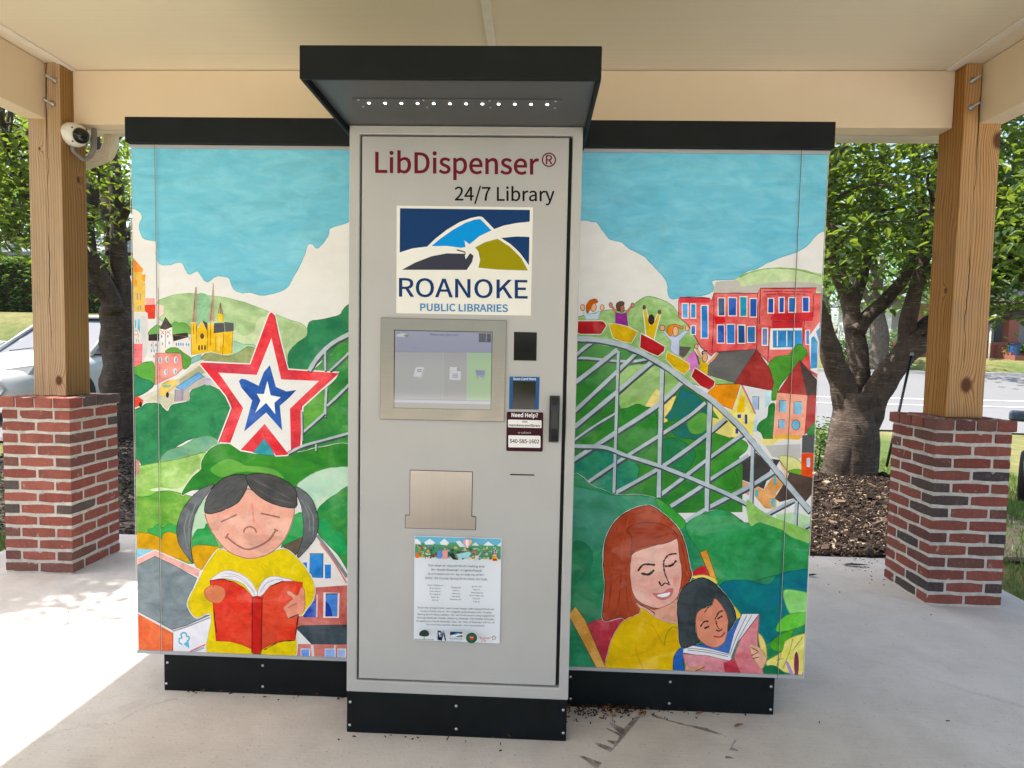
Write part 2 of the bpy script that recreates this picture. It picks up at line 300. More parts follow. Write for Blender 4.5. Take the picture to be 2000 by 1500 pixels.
led = N('led_lamp'); e = led.n('Emission'); e.inputs[0].default_value = (0.86, 0.95, 1, 1); e.inputs[1].default_value = 3.0; led.l(e.outputs[0], led.out.inputs[0]); M['led'] = led.m

# ------------------------------------------------------------------ ground, road, slab
def plf(t, tab):
    if t <= tab[0][0]: return tab[0][1]
    for (a, b), (c, d) in zip(tab, tab[1:]):
        if t <= c:
            u = (t - a) / (c - a); u = u * u * (3 - 2 * u); return b + (d - b) * u
    return tab[-1][1]
ZR = [(2, -0.06), (3.5, -0.14), (5.5, -0.36), (9, -0.44), (13, -0.42), (20, -0.20), (27, 0.62), (34, 1.45), (60, 2.6), (140, 4)]
ZL = [(2, -0.06), (3.4, 0.06), (5, 0.20), (7.5, 0.24), (12, 0.40), (18, 2.30), (24, 2.7), (60, 4), (140, 5)]
def bell(x, y, cx, cy, r): d = math.hypot(x - cx, y - cy) / r; return math.exp(-d * d * 1.6)
def gz(x, y):
    t = min(1, max(0, (x + 3) / 6)); t = t * t * (3 - 2 * t)
    return plf(y, ZL) * (1 - t) + plf(y, ZR) * t + 0.36 * bell(x, y, 3.35, 3.95, 1.7)
def sheet(xs, ys, dz, f=gz):
    mb = MB(); n = len(xs)
    for y in ys:
        for x in xs: mb.v.append((x, y, f(x, y) + dz))
    for j in range(len(ys) - 1):
        for i in range(n - 1): a = j * n + i; mb.f.append((a, a + 1, a + n + 1, a + n))
    mb.smooth = True; return mb
def axis(lo, hi, core, step, grow=1.18):
    c0, c1 = core; out = []; x = c0
    while x <= c1: out.append(x); x += step
    s = step; x = out[-1]
    while x < hi: s *= grow; x += s; out.append(min(x, hi))
    s = step; x = out[0]; pre = []
    while x > lo: s *= grow; x -= s; pre.append(max(x, lo))
    return list(reversed(pre)) + out
tag(obj('ground', sheet(axis(-150, 190, (-14, 16), 0.4), axis(-70, 190, (1.5, 32), 0.4), -0.01), M['ground']), kind='structure')
tag(obj('parking_lot', sheet([-30 + i * 0.41 for i in range(61)], [4.6 + j * 0.4 for j in range(21)], 0.02), M['road']), kind='structure')
road = tag(obj('road', sheet([4.0 + i * 1.0 for i in range(130)], [12.8 + j * 0.5 for j in range(29)], 0.03), M['road']), kind='structure')
for yy in (18.3, 20.6):
    tag(obj('road_marking', sheet([4.0 + i * 1.0 for i in range(130)], [yy, yy + 0.16], 0.045), M['line']), kind='structure')
fk = MB()
for i in range(90):
    x = 5 + i; z0, z1 = gz(x, 26.8), gz(x + 1, 26.8)
    fk.add([(x, 26.65, z0 - .1), (x + 1, 26.65, z1 - .1), (x + 1, 27.0, z1 - .1), (x, 27.0, z0 - .1), (x, 26.65, z0 + .15), (x + 1, 26.65, z1 + .15), (x + 1, 27.0, z1 + .15), (x, 27.0, z0 + .15)], [(0, 1, 5, 4), (4, 5, 6, 7), (2, 3, 7, 6)])
tag(obj('kerb', fk, M['concrete']), kind='structure')
SX0, SX1, SY0, SY1 = -3.12, 3.02, -5.0, 2.07
slab = tag(obj('concrete_slab', MB().box((SX0, SY0, -0.2), (SX1, SY1, 0)), M['concrete'], bevel=0.012), kind='structure')
tag(obj('unseen_bounce_side', MB().box((SX1 + .012, -4.99, -0.22), (11.0, 0.5, -0.012)), M['concrete']), kind='structure')  # unseen concrete added on the right to bounce sun under the shelter
tag(obj('unseen_bounce_front', MB().box((-7, -15, -0.22), (11, -5.01, -0.012)), M['concrete']), kind='structure')  # unseen pale ground added in front to bounce sunlight onto the kiosk

# ------------------------------------------------------------------ brick piers
def brick_mesh(name, sx, sy, sz, seed, chip=0.0014):
    rnd = random.Random(seed); mb = MB(); hx, hy, hz = sx / 2, sy / 2, sz / 2; b = 0.0035; j = lambda: rnd.uniform(-chip, chip)
    xs = (-hx, -hx / 3, hx / 3, hx); v = []
    for x in xs:                                     # four jittered rings of eight points, bevelled corners
        e = b if abs(x) == hx else 0
        for (y, z) in ((-hy + b, -hz), (hy - b, -hz), (hy, -hz + b), (hy, hz - b), (hy - b, hz), (-hy + b, hz), (-hy, hz - b), (-hy, -hz + b)):
            v.append((x + (j() * .5 if e else 0), y * (1 - e / hy * .5) + j() * .5, z * (1 - e / hz * .6) + j()))
    f = [tuple(range(8)), tuple(reversed(range(24, 32)))]
    for i in range(3):
        for k in range(8): a = i * 8 + k; c = i * 8 + (k + 1) % 8; f.append((a, a + 8, c + 8, c))
    mb.add(v, [tuple(reversed(q)) for q in f]); m = mb.mesh(name); m.materials.append(M['brick']); return m
BL, BD, BH, JT = 0.1915, 0.0895, 0.0535, 0.010
STR = [brick_mesh('stretcher_brick', BL, BD, BH, i) for i in range(7)]; CAPM = [brick_mesh('cap_brick', 0.099, 0.099, 0.060, 40 + i) for i in range(5)]
RED = [(0.30, 0.082, 0.058), (0.27, 0.070, 0.052), (0.32, 0.095, 0.068), (0.28, 0.085, 0.060)]; CHAR = [(0.095, 0.070, 0.064), (0.115, 0.078, 0.070), (0.078, 0.062, 0.060)]
BROWN = [(0.20, 0.085, 0.065), (0.17, 0.065, 0.055)]
def pier(x0, y0, label, lit_tone, darkset, seed):
    rnd = random.Random(seed); S = 0.398; t = thing('brick_pier', label, 'brick pier', (x0 + S / 2, y0 + S / 2, 0), 'brick piers under the shelter posts'); C = t.location
    core = MB(); core.box((x0 + .0035, y0 + .0035, -0.005), (x0 + S - .0035, y0 + S - .0035, 1.010)); obj('mortar', core, M['mortar'], t)
    pitch = 0.952 / 14
    def put(ms, cx, cy, cz, rz, c):
        o = bpy.data.objects.new('brick', ms); col.objects.link(o); o.parent = t; o.location = (cx - C.x + rnd.uniform(-.0012, .0012), cy - C.y + rnd.uniform(-.0012, .0012), cz); o.rotation_euler = (rnd.uniform(-.006, .006), rnd.uniform(-.004, .004), rz + rnd.uniform(-.006, .006) + (math.pi if rnd.random() < .5 else 0))
        k = lit_tone * rnd.uniform(0.90, 1.10); o.color = (c[0] * k, c[1] * k, c[2] * k, 1)  # per-pier tone
    def pick(key):
        if key in darkset: return rnd.choice(CHAR if darkset[key] == 2 else BROWN)
        r = rnd.random(); return rnd.choice(RED) if r < 0.95 else rnd.choice(BROWN) if r < 0.985 else rnd.choice(CHAR)
    for i in range(14):                              # row 1 is the top course
        row = 14 - i; z = pitch * (i + 0.5) + 0.001
        lo, hi = BL / 2, S - BL / 2; d0, d1 = BD / 2, S - BD / 2
        if row % 2 == 0:                             # two stretchers on the front
            for k, u in enumerate((lo, hi)):
                put(rnd.choice(STR), x0 + u, y0 + d0, z, 0, pick((row, k))); put(rnd.choice(STR), x0 + u, y0 + d1, z, 0, pick((row, 10 + k)))
            put(rnd.choice(STR), x0 + d0, y0 + S / 2, z, math.pi / 2, pick((row, 20))); put(rnd.choice(STR), x0 + d1, y0 + S / 2, z, math.pi / 2, pick((row, 21)))
        else:                                        # header, stretcher, header on the front
            for k, u in enumerate((lo, hi)):
                put(rnd.choice(STR), x0 + d0, y0 + u, z, math.pi / 2, pick((row, 0) if k == 0 else (row, 30))); put(rnd.choice(STR), x0 + d1, y0 + u, z, math.pi / 2, pick((row, 2) if k == 0 else (row, 31)))
            put(rnd.choice(STR), x0 + S / 2, y0 + d0, z, 0, pick((row, 1))); put(rnd.choice(STR), x0 + S / 2, y0 + d1, z, 0, pick((row, 11)))
    step = (S + 0.026 - 0.099) / 3
    for i in range(4):
        for j in range(4):
            if i in (0, 3) or j in (0, 3): put(rnd.choice(CAPM), x0 - .013 + .0495 + i * step, y0 - .013 + .0495 + j * step, 0.989, rnd.choice((0, math.pi / 2)), pick(('cap', i) if j == 0 else ('capb', i)))
    obj('cap_mortar', MB().box((x0 - .006, y0 - .006, 0.957), (x0 + S + .006, y0 + S + .006, 1.013)), M['mortar'], t)
    return t
pier(-2.780, 1.313, 'warm red brick pier under the post that carries the security camera', 1.12, {(3, 2): 1, (5, 0): 1, (5, 2): 1, (7, 0): 2, (9, 0): 2, (9, 2): 2, (11, 0): 1, (13, 0): 1, (13, 2): 1, (14, 0): 1, (14, 1): 1, ('capb', 3): 2}, 3)
pier(2.405, 1.291, 'dark red brick pier with charcoal bricks beside the mulch and road', 0.86, {('cap', 0): 1, ('cap', 1): 1, ('cap', 2): 1, (1, 0): 1, (3, 0): 1, (4, 1): 2, (5, 0): 2, (6, 0): 2, (7, 0): 2, (7, 2): 1, (9, 0): 1, (9, 2): 2, (11, 0): 1, (13, 0): 2, (13, 2): 2, (13, 20): 2, (14, 20): 2, (10, 20): 2}, 5)

# ------------------------------------------------------------------ open shelter: posts, beams, ceiling, gutter
ZC, ZB = 2.924, 2.612
sh = thing('open_shelter', 'cream painted open shelter roof on timber posts above the kiosk', 'shelter', (0, 1.5, 1.019))
def post(x0, x1, y0, y1, nx0, nx1, mat, bolts, lab):
    mb = MB(); cx, cy = (x0 + x1) / 2, (y0 + y1) / 2
    P = [(x0, ZB), (x0, 1.019), (x1, 1.019), (x1, ZB)] 
    pr = [(x0 - cx, 1.019), (x1 - cx, 1.019)]
    if nx1 < x1: pr += [(x1 - cx, ZB), (nx1 - cx, ZB), (nx1 - cx, ZC), (x0 - cx, ZC)]
    else: pr += [(x1 - cx, ZC), (nx0 - cx, ZC), (nx0 - cx, ZB), (x0 - cx, ZB)]
    mb.prism(pr, y0 - cy, y1 - cy); o = obj('post', mb, mat, sh, bevel=0.006); o.location = Vector((cx, cy, 0)) - sh.location; o['label'] = lab
    for (px, py) in bolts:
        p = on_y(px, py, y0); b = MB(); sx = 1 if cx > 0 else -1
        b.lathe([(0, -.002), (.017, -.002), (.017, .004), (.011, .004), (.011, .014), (.0075, .014), (.0075, .055), (0, .055)], p - Vector((cx, cy, 0)), (0.15 * sx - 0.05, -1, 0.12), 12)
        bo = place('bolt', b.mesh('bolt', True), M['bolt'], None); bo.parent = o
    return o
post(-2.687, -2.492, 1.43, 1.625, -2.580, -2.492, M['post_l'], [(107, 157), (103, 203)], 'pale weathered square timber post with a long drying crack')
post(2.521, 2.722, 1.40, 1.60, 2.521, 2.607, M['post_r'], [(1899, 158), (1897, 210)], 'honey brown square timber post with a large knot')
def skew(x, y): return y - 0.0089 * (x + 2.5)          # the back beam runs a touch out of square with the kiosk
bb = MB(); bb.add([(-2.490, 1.525, ZB), (2.519, 1.482, ZB), (2.519, 1.60, ZB), (-2.490, 1.62, ZB), (-2.490, 1.525, ZC - .003), (2.519, 1.482, ZC - .003), (2.519, 1.60, ZC - .003), (-2.490, 1.62, ZC - .003)], [(0, 3, 2, 1), (4, 5, 6, 7), (0, 1, 5, 4), (1, 2, 6, 5), (2, 3, 7, 6), (3, 0, 4, 7)])
obj('beam', bb, M['beam'], sh, bevel=0.004)
obj('beam', MB().box((-2.70, -4.4, ZB - .004), (-2.583, 1.62, ZC - .003)), M['beam'], sh, bevel=0.004)
obj('beam', MB().box((2.610, -4.4, ZB - .004), (2.735, 1.60, ZC - .003)), M['beam'], sh, bevel=0.004)
for (x0, x1) in ((-3.0, -2.492), (-2.488, -0.017), (-0.013, 2.470), (2.474, 3.1)):
    obj('ceiling_panel', MB().box((x0, -4.5, ZC), (x1, 1.9, ZC + .02)), M['ceiling'], sh)
for xc in (-2.485, -0.015, 2.480): obj('ceiling_trim', MB().box((xc - .022, -4.5, ZC - .010), (xc + .022, 1.523 if xc < 0 else 1.478, ZC - .0005)), M['trim'], sh, bevel=0.003)
rf = MB(); rf.add([(-2.97, 2.25, ZC + .022), (3.2, 2.25, ZC + .022), (3.2, -4.6, ZC + .022), (-3.20, -4.6, ZC + .022), (-2.97, 2.25, 3.12), (3.2, 2.25, 3.12), (3.2, -4.6, 3.12), (-3.20, -4.6, 3.12)], [(0, 1, 2, 3), (7, 6, 5, 4), (0, 4, 5, 1), (1, 5, 6, 2), (2, 6, 7, 3), (3, 7, 4, 0)])  # unseen left edge skewed, back edge lengthened, to shape shade on the slab
obj('roof_deck', rf, M['roof'], sh)
gt = MB(); prof = [(1.80, 2.80), (1.80, 2.672), (1.815, 2.664), (1.885, 2.664), (1.90, 2.675), (1.905, 2.72), (1.925, 2.745), (1.925, 2.80)]
gt.v += [(x, y, z) for x in (-2.72, 2.76) for y, z in prof]; n = len(prof); gt.f += [(i, i + 1, i + 1 + n, i + n) for i in range(n - 1)] + [tuple(reversed(range(n))), tuple(range(n, 2 * n)), (n - 1, 0, n, 2 * n - 1)]
obj('gutter', gt, M['gutter'], sh)
obj('fascia', MB().box((-2.72, 1.76, 2.66), (2.76, 1.798, ZC - .002)), M['trim'], sh)
# downspout elbow: ribbed rectangular pipe from the gutter down and across to the post
def ribbed(path, w, d, name):
    mb = MB(); pts = [Vector(p) for p in path]; ring = []
    k = 10
    for i in range(k): ring.append((-w / 2 + w * i / (k - 1), -d / 2 + (0.006 if i % 2 else 0)))
    for i in range(k): ring.append((w / 2 - w * i / (k - 1), d / 2 - (0.006 if i % 2 else 0)))
    m = len(ring)
    for i, p in enumerate(pts):
        t = (pts[min(i + 1, len(pts) - 1)] - pts[max(i - 1, 0)]).normalized(); a = Vector((0, 1, 0)); a = (a - t * a.dot(t)).normalized(); b = a.cross(t)
        mb.v += [tuple(p + b * u + a * v) for u, v in ring]
    for i in range(len(pts) - 1):
        for j in range(m): q = i * m + j; r2 = i * m + (j + 1) % m; mb.f.append((q, r2, r2 + m, q + m))
    return obj(name, mb, M['gutter'], sh)
E1 = on_y(217, 262, 1.86); E2 = on_y(216, 283, 1.86); E3 = on_y(208, 303, 1.86); E4 = on_y(160, 320, 1.82); E5 = on_y(95, 345, 1.76)
ribbed(catmull([E1, E2, E3], False, 4)[:-1] + catmull([E3, E4, E5], False, 2), 0.075, 0.055, 'downspout')
FONTS = {None: None}
def load_font(key, fn):
    try:
        import os
        FONTS[key] = bpy.data.fonts.load(os.path.join(bpy.utils.system_resource('DATAFILES', path='fonts'), fn))
    except Exception: FONTS[key] = None
load_font('inter', 'Inter.woff2'); load_font('noto', 'Noto Sans CJK Regular.woff2')
_gc = {}
def glyphs(string, font, bold):
    key = (string, font, bold)
    if key in _gc: return _gc[key]
    cu = bpy.data.curves.new('t', 'FONT'); cu.body = string; cu.size = 1.0; cu.offset = bold; cu.resolution_u = 4
    if FONTS.get(font): cu.font = FONTS[font]
    o = bpy.data.objects.new('t', cu); col.objects.link(o); dg = bpy.context.evaluated_depsgraph_get(); me = bpy.data.meshes.new_from_object(o.evaluated_get(dg))
    v = [tuple(x.co[:2]) for x in me.vertices]; f = [tuple(reversed(p.vertices)) if p.normal.z < 0 else tuple(p.vertices) for p in me.polygons]
    bpy.data.objects.remove(o); bpy.data.curves.remove(cu); bpy.data.meshes.remove(me); _gc[key] = (v, f); return v, f
CAPH = {}
for k in (None, 'inter', 'noto'):
    v, f = glyphs('H', k, 0.0); CAPH[k] = max(p[1] for p in v) - min(p[1] for p in v) if v else 0.7

# ------------------------------------------------------------------ security camera on the post
P0 = on_y(140, 262, 1.50); P0.x = -2.492
sc = thing('security_camera', 'white dome security camera bolted to the timber post', 'camera', P0)
ax = Vector((0.93, -0.30, -0.20)).normalized()
obj('housing', MB().lathe([(0, 0), (.062, 0), (.066, .01), (.067, .05), (.060, .075), (.050, .085), (.044, .086)], P0, ax, 28), M['white'], sc, smooth=True)
obj('dome', MB().lathe([(.044, .084), (.044, .092), (.041, .108), (.033, .122), (.020, .132), (0.006, .135), (0, .135)], P0, ax, 24), M['glass_black'], sc, smooth=True)
side = ax.cross(Vector((0, 0, 1))).normalized(); upv = side.cross(ax).normalized()
for a in (0.6, 2.2, 3.8, 5.4):
    obj('screw', MB().lathe([(0, .004), (.005, .004), (.005, 0)], P0 + ax * .0775 + (side * math.cos(a) + upv * math.sin(a)) * .055, ax, 8), M['black'], sc)
gv, gf = glyphs('AVIGILON', 'inter', 0.0); ga = min(v[0] for v in gv); gb = max(v[0] for v in gv); gm = MB(); q0 = P0 + ax * .030
def on_housing(u, w_):                                   # wrap the word round the drum, reading downwards
    an = (u - .5) * 1.25; return q0 + (-side * math.cos(an) + upv * -math.sin(an)) * .0678 + ax * w_
gm.add([on_housing((v[0] - ga) / (gb - ga), v[1] * .016 - .006) for v in gv], gf); obj('lettering', gm, M['conduit'], sc)
c0 = P0 + ax * .03 - upv * .06; c1 = on_y(155, 305, 1.53); c2 = on_y(164, 312, 1.55)
obj('conduit_elbow', MB().tube(catmull([c0, c0 - upv * .03 + ax * .01, c1, c2, on_y(178, 305, 1.58)], False, 5), .0115, 10), M['conduit'], sc, smooth=True)
obj('conduit', MB().tube(catmull([on_y(176, 306, 1.58), on_y(183, 290, 1.585), on_y(184, 270, 1.59), on_y(184, 252, 1.59)], False, 4), .014, 10), M['conduit'], sc, smooth=True)
obj('conduit_clamp', MB().box(tuple(on_y(178, 268, 1.575)), tuple(on_y(189, 254, 1.60))), M['conduit'], sc)

# ------------------------------------------------------------------ flat print tools
ALB = 1.08; SATK = 1.10
def shade(c, k): return tuple(max(0.0, min(1.0, x * k)) for x in c)
class Print:
    """flat painted shapes on a vertical plane y = Y, each a hair in front of the one below"""
    def __init__(s, Y, rect=None, step=5e-6, start=2e-4): s.Y = Y; s.rect = rect; s.k = 0; s.step = step; s.start = start; s.rnd = random.Random(11); s.reset()
    def reset(s): s.mb = MB(); s.ca = []; s.cb = []
    def clip(s, P):
        if not s.rect: return P
        x0, z0, x1, z1 = s.rect
        for ax, val, sg in ((0, x0, 1), (0, x1, -1), (1, z0, 1), (1, z1, -1)):
            out = []
            for i in range(len(P)):
                a, b = P[i - 1], P[i]; da, db = (a[ax] - val) * sg, (b[ax] - val) * sg
                if da >= 0: 
                    if db < 0: t = da / (da - db); out.append((a[0] + (b[0] - a[0]) * t, a[1] + (b[1] - a[1]) * t))
                    else: out.append(b)
                elif db >= 0:
                    t = da / (da - db); out.append((a[0] + (b[0] - a[0]) * t, a[1] + (b[1] - a[1]) * t)); out.append(b)
            P = out
            if len(P) < 3: return []
        Q = []
        for p in P:
            if not Q or abs(p[0] - Q[-1][0]) + abs(p[1] - Q[-1][1]) > 1e-6: Q.append(p)
        return Q
    def face(s, P, ca, cb=None, new=True):
        if new: s.k += 1
        P = s.clip(P)
        if len(P) < 3: return
        y = s.Y - s.start - s.k * s.step; n = len(s.mb.v); a = 0
        for i in range(len(P)): a += P[i - 1][0] * P[i][1] - P[i][0] * P[i - 1][1]
        if a < 0: P = list(reversed(P))
        s.mb.v += [(x, y, z) for x, z in P]; s.mb.f.append(tuple(range(n, n + len(P)))); s.ca.append(ca); s.cb.append(cb or ca)
    def pl(s, T, txt):
        ox, oy, sc = T; out = []
        for q in (txt.split() if isinstance(txt, str) else txt):
            x, y = (map(float, q.split(',')) if isinstance(q, str) else q); p = on_y(ox + x / sc, oy + y / sc, s.Y); out.append((p.x, p.z))
        return out
    def poly(s, T, txt, ca, cb=None, smooth=False, edge=0.0, ecol=None, halo=0.0):
        P = s.pl(T, txt); ca = lin(ca); cb = lin(cb) if cb else shade(ca, 1.12)
        if smooth: P = [(v[0] + s.rnd.uniform(-.0007, .0007), v[1] + s.rnd.uniform(-.0007, .0007)) for v in catmull(P, True, 5)]
        if halo: s.band(P + [P[0]], halo, lin('#e8e7e4'))
        s.face(P, ca, cb)
        if edge: s.band(P + [P[0]], edge, lin(ecol) if ecol else shade(ca, 0.55))
    def band(s, P, w, c, cb=None, wvar=0.25):
        s.k += 1; n = len(P); L = []; Rr = []
        for i, p in enumerate(P):
            a = Vector(P[max(i - 1, 0)]); b = Vector(P[min(i + 1, n - 1)]); d = b - a
            if d.length < 1e-9: d = Vector((1, 0))
            d.normalize(); nn = Vector((-d.y, d.x)) * w * 0.5 * (1 + s.rnd.uniform(-wvar, wvar)); L.append((p[0] + nn.x, p[1] + nn.y)); Rr.append((p[0] - nn.x, p[1] - nn.y))
        for i in range(n - 1): s.face([L[i], L[i + 1], Rr[i + 1], Rr[i]], c, cb, new=False)
    def line(s, T, txt, wpx, c, cb=None, smooth=True, sub=5, wvar=0.12):
        P = s.pl(T, txt); w = wpx / T[2] * 0.00193
        if smooth and len(P) > 2: P = [tuple(v) for v in catmull(P, False, sub)]
        elif len(P) == 2: P = [(P[0][0] + (P[1][0] - P[0][0]) * t / 8, P[0][1] + (P[1][1] - P[0][1]) * t / 8) for t in range(9)]
        s.band(P, w, lin(c), lin(cb) if cb else None, wvar)
    def oval(s, T, cx, cy, rx, ry, c, cb=None, edge=0, ecol=None):
        s.poly(T, [(cx + rx * math.cos(i * math.pi / 9), cy + ry * math.sin(i * math.pi / 9)) for i in range(18)], c, cb, edge=edge, ecol=ecol)
    def rect_(s, T, x0, y0, x1, y1, c, cb=None, frame=0):
        if frame: s.poly(T, [(x0 - frame, y0 - frame), (x1 + frame, y0 - frame), (x1 + frame, y1 + frame), (x0 - frame, y1 + frame)], '#ece6e0')
        j = lambda: s.rnd.uniform(-1, 1) * abs(x1 - x0) * .05
        s.poly(T, [(x0 + j(), y0), (x1 + j(), y0 + j()), (x1 + j(), y1), (x0 + j(), y1 + j())], c, cb)
    def text(s, T, string, x0, x1, ybase, cap, c, font=None, bold=0.0, slope=0.0, x_mid=None):
        """string fitted between x0..x1 on a baseline; cap = cap height, all in crop pixels"""
        verts, faces = glyphs(string, font, bold)
        if not verts: return
        a = min(v[0] for v in verts); b = max(v[0] for v in verts); sx = (x1 - x0) / (b - a); sy = cap / CAPH[font]
        pts = [(x0 + (v[0] - a) * sx, ybase + slope * (v[0] - a) * sx - v[1] * sy) for v in verts]; W = s.pl(T, pts); s.k += 1; c = lin(c)
        y = s.Y - s.start - s.k * s.step; n = len(s.mb.v); s.mb.v += [(x, y, z) for x, z in W]
        for f in faces: s.mb.f.append(tuple(i + n for i in f)); s.ca.append(c); s.cb.append(c)
    def make(s, name, mat, parent):
        if not s.mb.f: return None
        m = s.mb.mesh(name)
        for nm, src in (('tone_a', s.ca), ('tone_b', s.cb)):
            at = m.color_attributes.new(nm, 'FLOAT_COLOR', 'CORNER'); buf = []
            for p in m.polygons:
                c = src[p.index]; lum = .3 * c[0] + .59 * c[1] + .11 * c[2]; c = [max(0.0, min(.92, lum + (x - lum) * SATK)) for x in c]; buf += [c[0] * ALB, c[1] * ALB, c[2] * ALB, 1.0] * p.loop_total
            at.data.foreach_set('color', buf)
        o = place(name, m, mat, parent); s.reset(); return o

# ------------------------------------------------------------------ kiosk cabinet
KD = 0.2077                                              # face of the wide mural cabinet behind the tall front cabinet
kio = thing('library_kiosk', 'grey self service library kiosk with painted mural side panels and dark canopy', 'kiosk', (0, 0, 0))
HW = 0.3835; Z0, Z1 = 0.147, 2.069
def fz(px, py, Y=0.0): p = on_y(px, py, Y); return (p.x, p.z)
dTL, dTR, dBR, dBL = fz(702, 262), fz(1119, 264), fz(1092, 1344), fz(697, 1329)
dx0, dx1, dz0, dz1 = (dTL[0] + dBL[0]) / 2, (dTR[0] + dBR[0]) / 2, (dBL[1] + dBR[1]) / 2, (dTL[1] + dTR[1]) / 2
obj('cabinet_body', MB().box((-HW, 0.03, Z0), (HW, KD + .25, Z1 - .002)), M['grey'], kio)
fr = MB(); fr.box((-HW, 0, Z0), (dx0, .03, Z1)); fr.box((dx1, 0, Z0), (HW, .03, Z1)); fr.box((dx0, 0, Z0), (dx1, .03, dz0)); fr.box((dx0, 0, dz1), (dx1, .03, Z1))
bm = bmesh.new(); 
fv = [(-HW, Z0), (HW, Z0), (HW, Z1), (-HW, Z1)]; iv = [(dx0, dz0), (dx1, dz0), (dx1, dz1), (dx0, dz1)]
fr = MB(); fr.add([(x, 0, z) for x, z in fv] + [(x, 0, z) for x, z in iv] + [(x, .03, z) for x, z in fv] + [(x, .03, z) for x, z in iv],
    [(i, (i + 1) % 4, (i + 1) % 4 + 4, i + 4) for i in range(4)] + [(i + 8, i, (i + 1) % 4, (i + 1) % 4 + 8)[::-1] for i in range(4)] + [(i + 4, (i + 1) % 4 + 4, (i + 1) % 4 + 12, i + 12) for i in range(4)])
bm.free()
obj('door_frame', fr, M['grey'], kio, bevel=0.004, seg=3)
obj('gasket', MB().box((dx0, .022, dz0), (dx1, .029, dz1)), M['gap'], kio)
GAP = 0.0065
door = obj('door', MB().box((dx0 + GAP, .003, dz0 + GAP), (dx1 - .012, .022, dz1 - GAP)), M['grey'], kio, bevel=0.002)
DY = 0.003
for zz in (1.72, 1.50, 0.93, 0.62):
    b = MB(); b.lathe([(0, .002), (.0035, .002), (.0035, 0)], (dx1 - .006, .0215, zz), (0, -1, 0), 10); obj('hinge_pin', b, M['black'], kio)
def plinth(x0, x1, y0, y1, z1, screws, nm='base_plinth'):
    o = obj(nm, MB().box((x0, y0, 0), (x1, y1, z1)), M['dark'], kio, bevel=0.003)
    for (px, py) in screws:
        p = on_y(px, py, y0); place('screw', MB().lathe([(0, .0028), (.003, .0025), (.0052, .0006), (.0052, -.001)], p, (0, -1, 0), 12).mesh('screw', True), M['screw'], o)
plinth(-HW + .001, HW - .003, .002, KD + .2, Z0 - .002, [(684, 1371), (683, 1416), (891, 1379), (891, 1424), (1100, 1387), (1100, 1432)])
plinth(-1.159, -HW - .002, KD, KD + .8, .1425, [(327, 1294), (325, 1335), (513, 1300), (513, 1341)])
plinth(HW + .002, 1.164, KD, KD + .8, .1425, [(1114, 1322), (1114, 1365), (1309, 1332), (1307, 1374), (1506, 1341), (1505, 1386)])
obj('mural_cabinet', MB().box((-1.22, KD + .022, .146), (1.226, KD + .82, 2.10)), M['rail'], kio)
hd = MB().box((-1.263, KD - .03, 2.067), (1.2735, KD + .84, 2.158)); obj('header_band', hd, M['dark'], kio, bevel=0.003)
# canopy: box hood open below
CW, CY, CZ0, CZ1 = 0.400, -0.386, 2.0495, 2.137
can = MB(); can.box((-CW, CY, CZ0), (CW, CY + .012, CZ1)); canopy = obj('canopy', can, M['dark'], kio, bevel=0.003)
for sgn in (-1, 1):
    xa, xb = (-CW, -CW + .010) if sgn < 0 else (CW - .010, CW)
    obj('canopy_side', MB().box((xa, CY + .0125, CZ0), (xb, KD - .032, CZ1)), M['dark'], canopy, bevel=0.002)
obj('canopy_lid', MB().box((-CW + .0105, CY + .0125, CZ1 - .012), (CW - .0105, KD - .032, CZ1 - .001)), M['dark'], canopy)
soffit = obj('canopy_soffit', MB().box((-CW + .0105, CY + .0125, Z1 + .001), (CW - .0105, .10, Z1 + .010)), M['dark_in'], canopy)
ZS = Z1 + .001
la, lb = on_z(688, 191, ZS), on_z(1098, 195, ZS); l2 = on_z(1098, 212, ZS)
obj('light_strip', MB().box((la.x, l2.y, ZS - .0025), (lb.x, la.y if la.y < l2.y else l2.y + .06, ZS - .0005)), M['dark_in'], canopy)
for i in range(12):
    p = on_z(720.6 + (1068.8 - 720.6) * i / 11, 201.5 + 2.6 * i / 11, ZS - .003); obj('led', MB().lathe([(.0045, .001), (.0045, -.001), (0, -.0012)], p, (0, 0, 1), 12), M['led'], canopy)
for (px, py) in ((700, 195), (709, 208), (827, 196), (834, 209), (956, 197), (958, 210), (1085, 198), (1084, 211)):
    p = on_z(px, py, ZS - .003); place('strip_screw', MB().lathe([(.004, .001), (.004, -.001), (.001, -.002), (0, -.002)], p, (0, 0, 1), 8).mesh('s'), M['screw'], canopy)

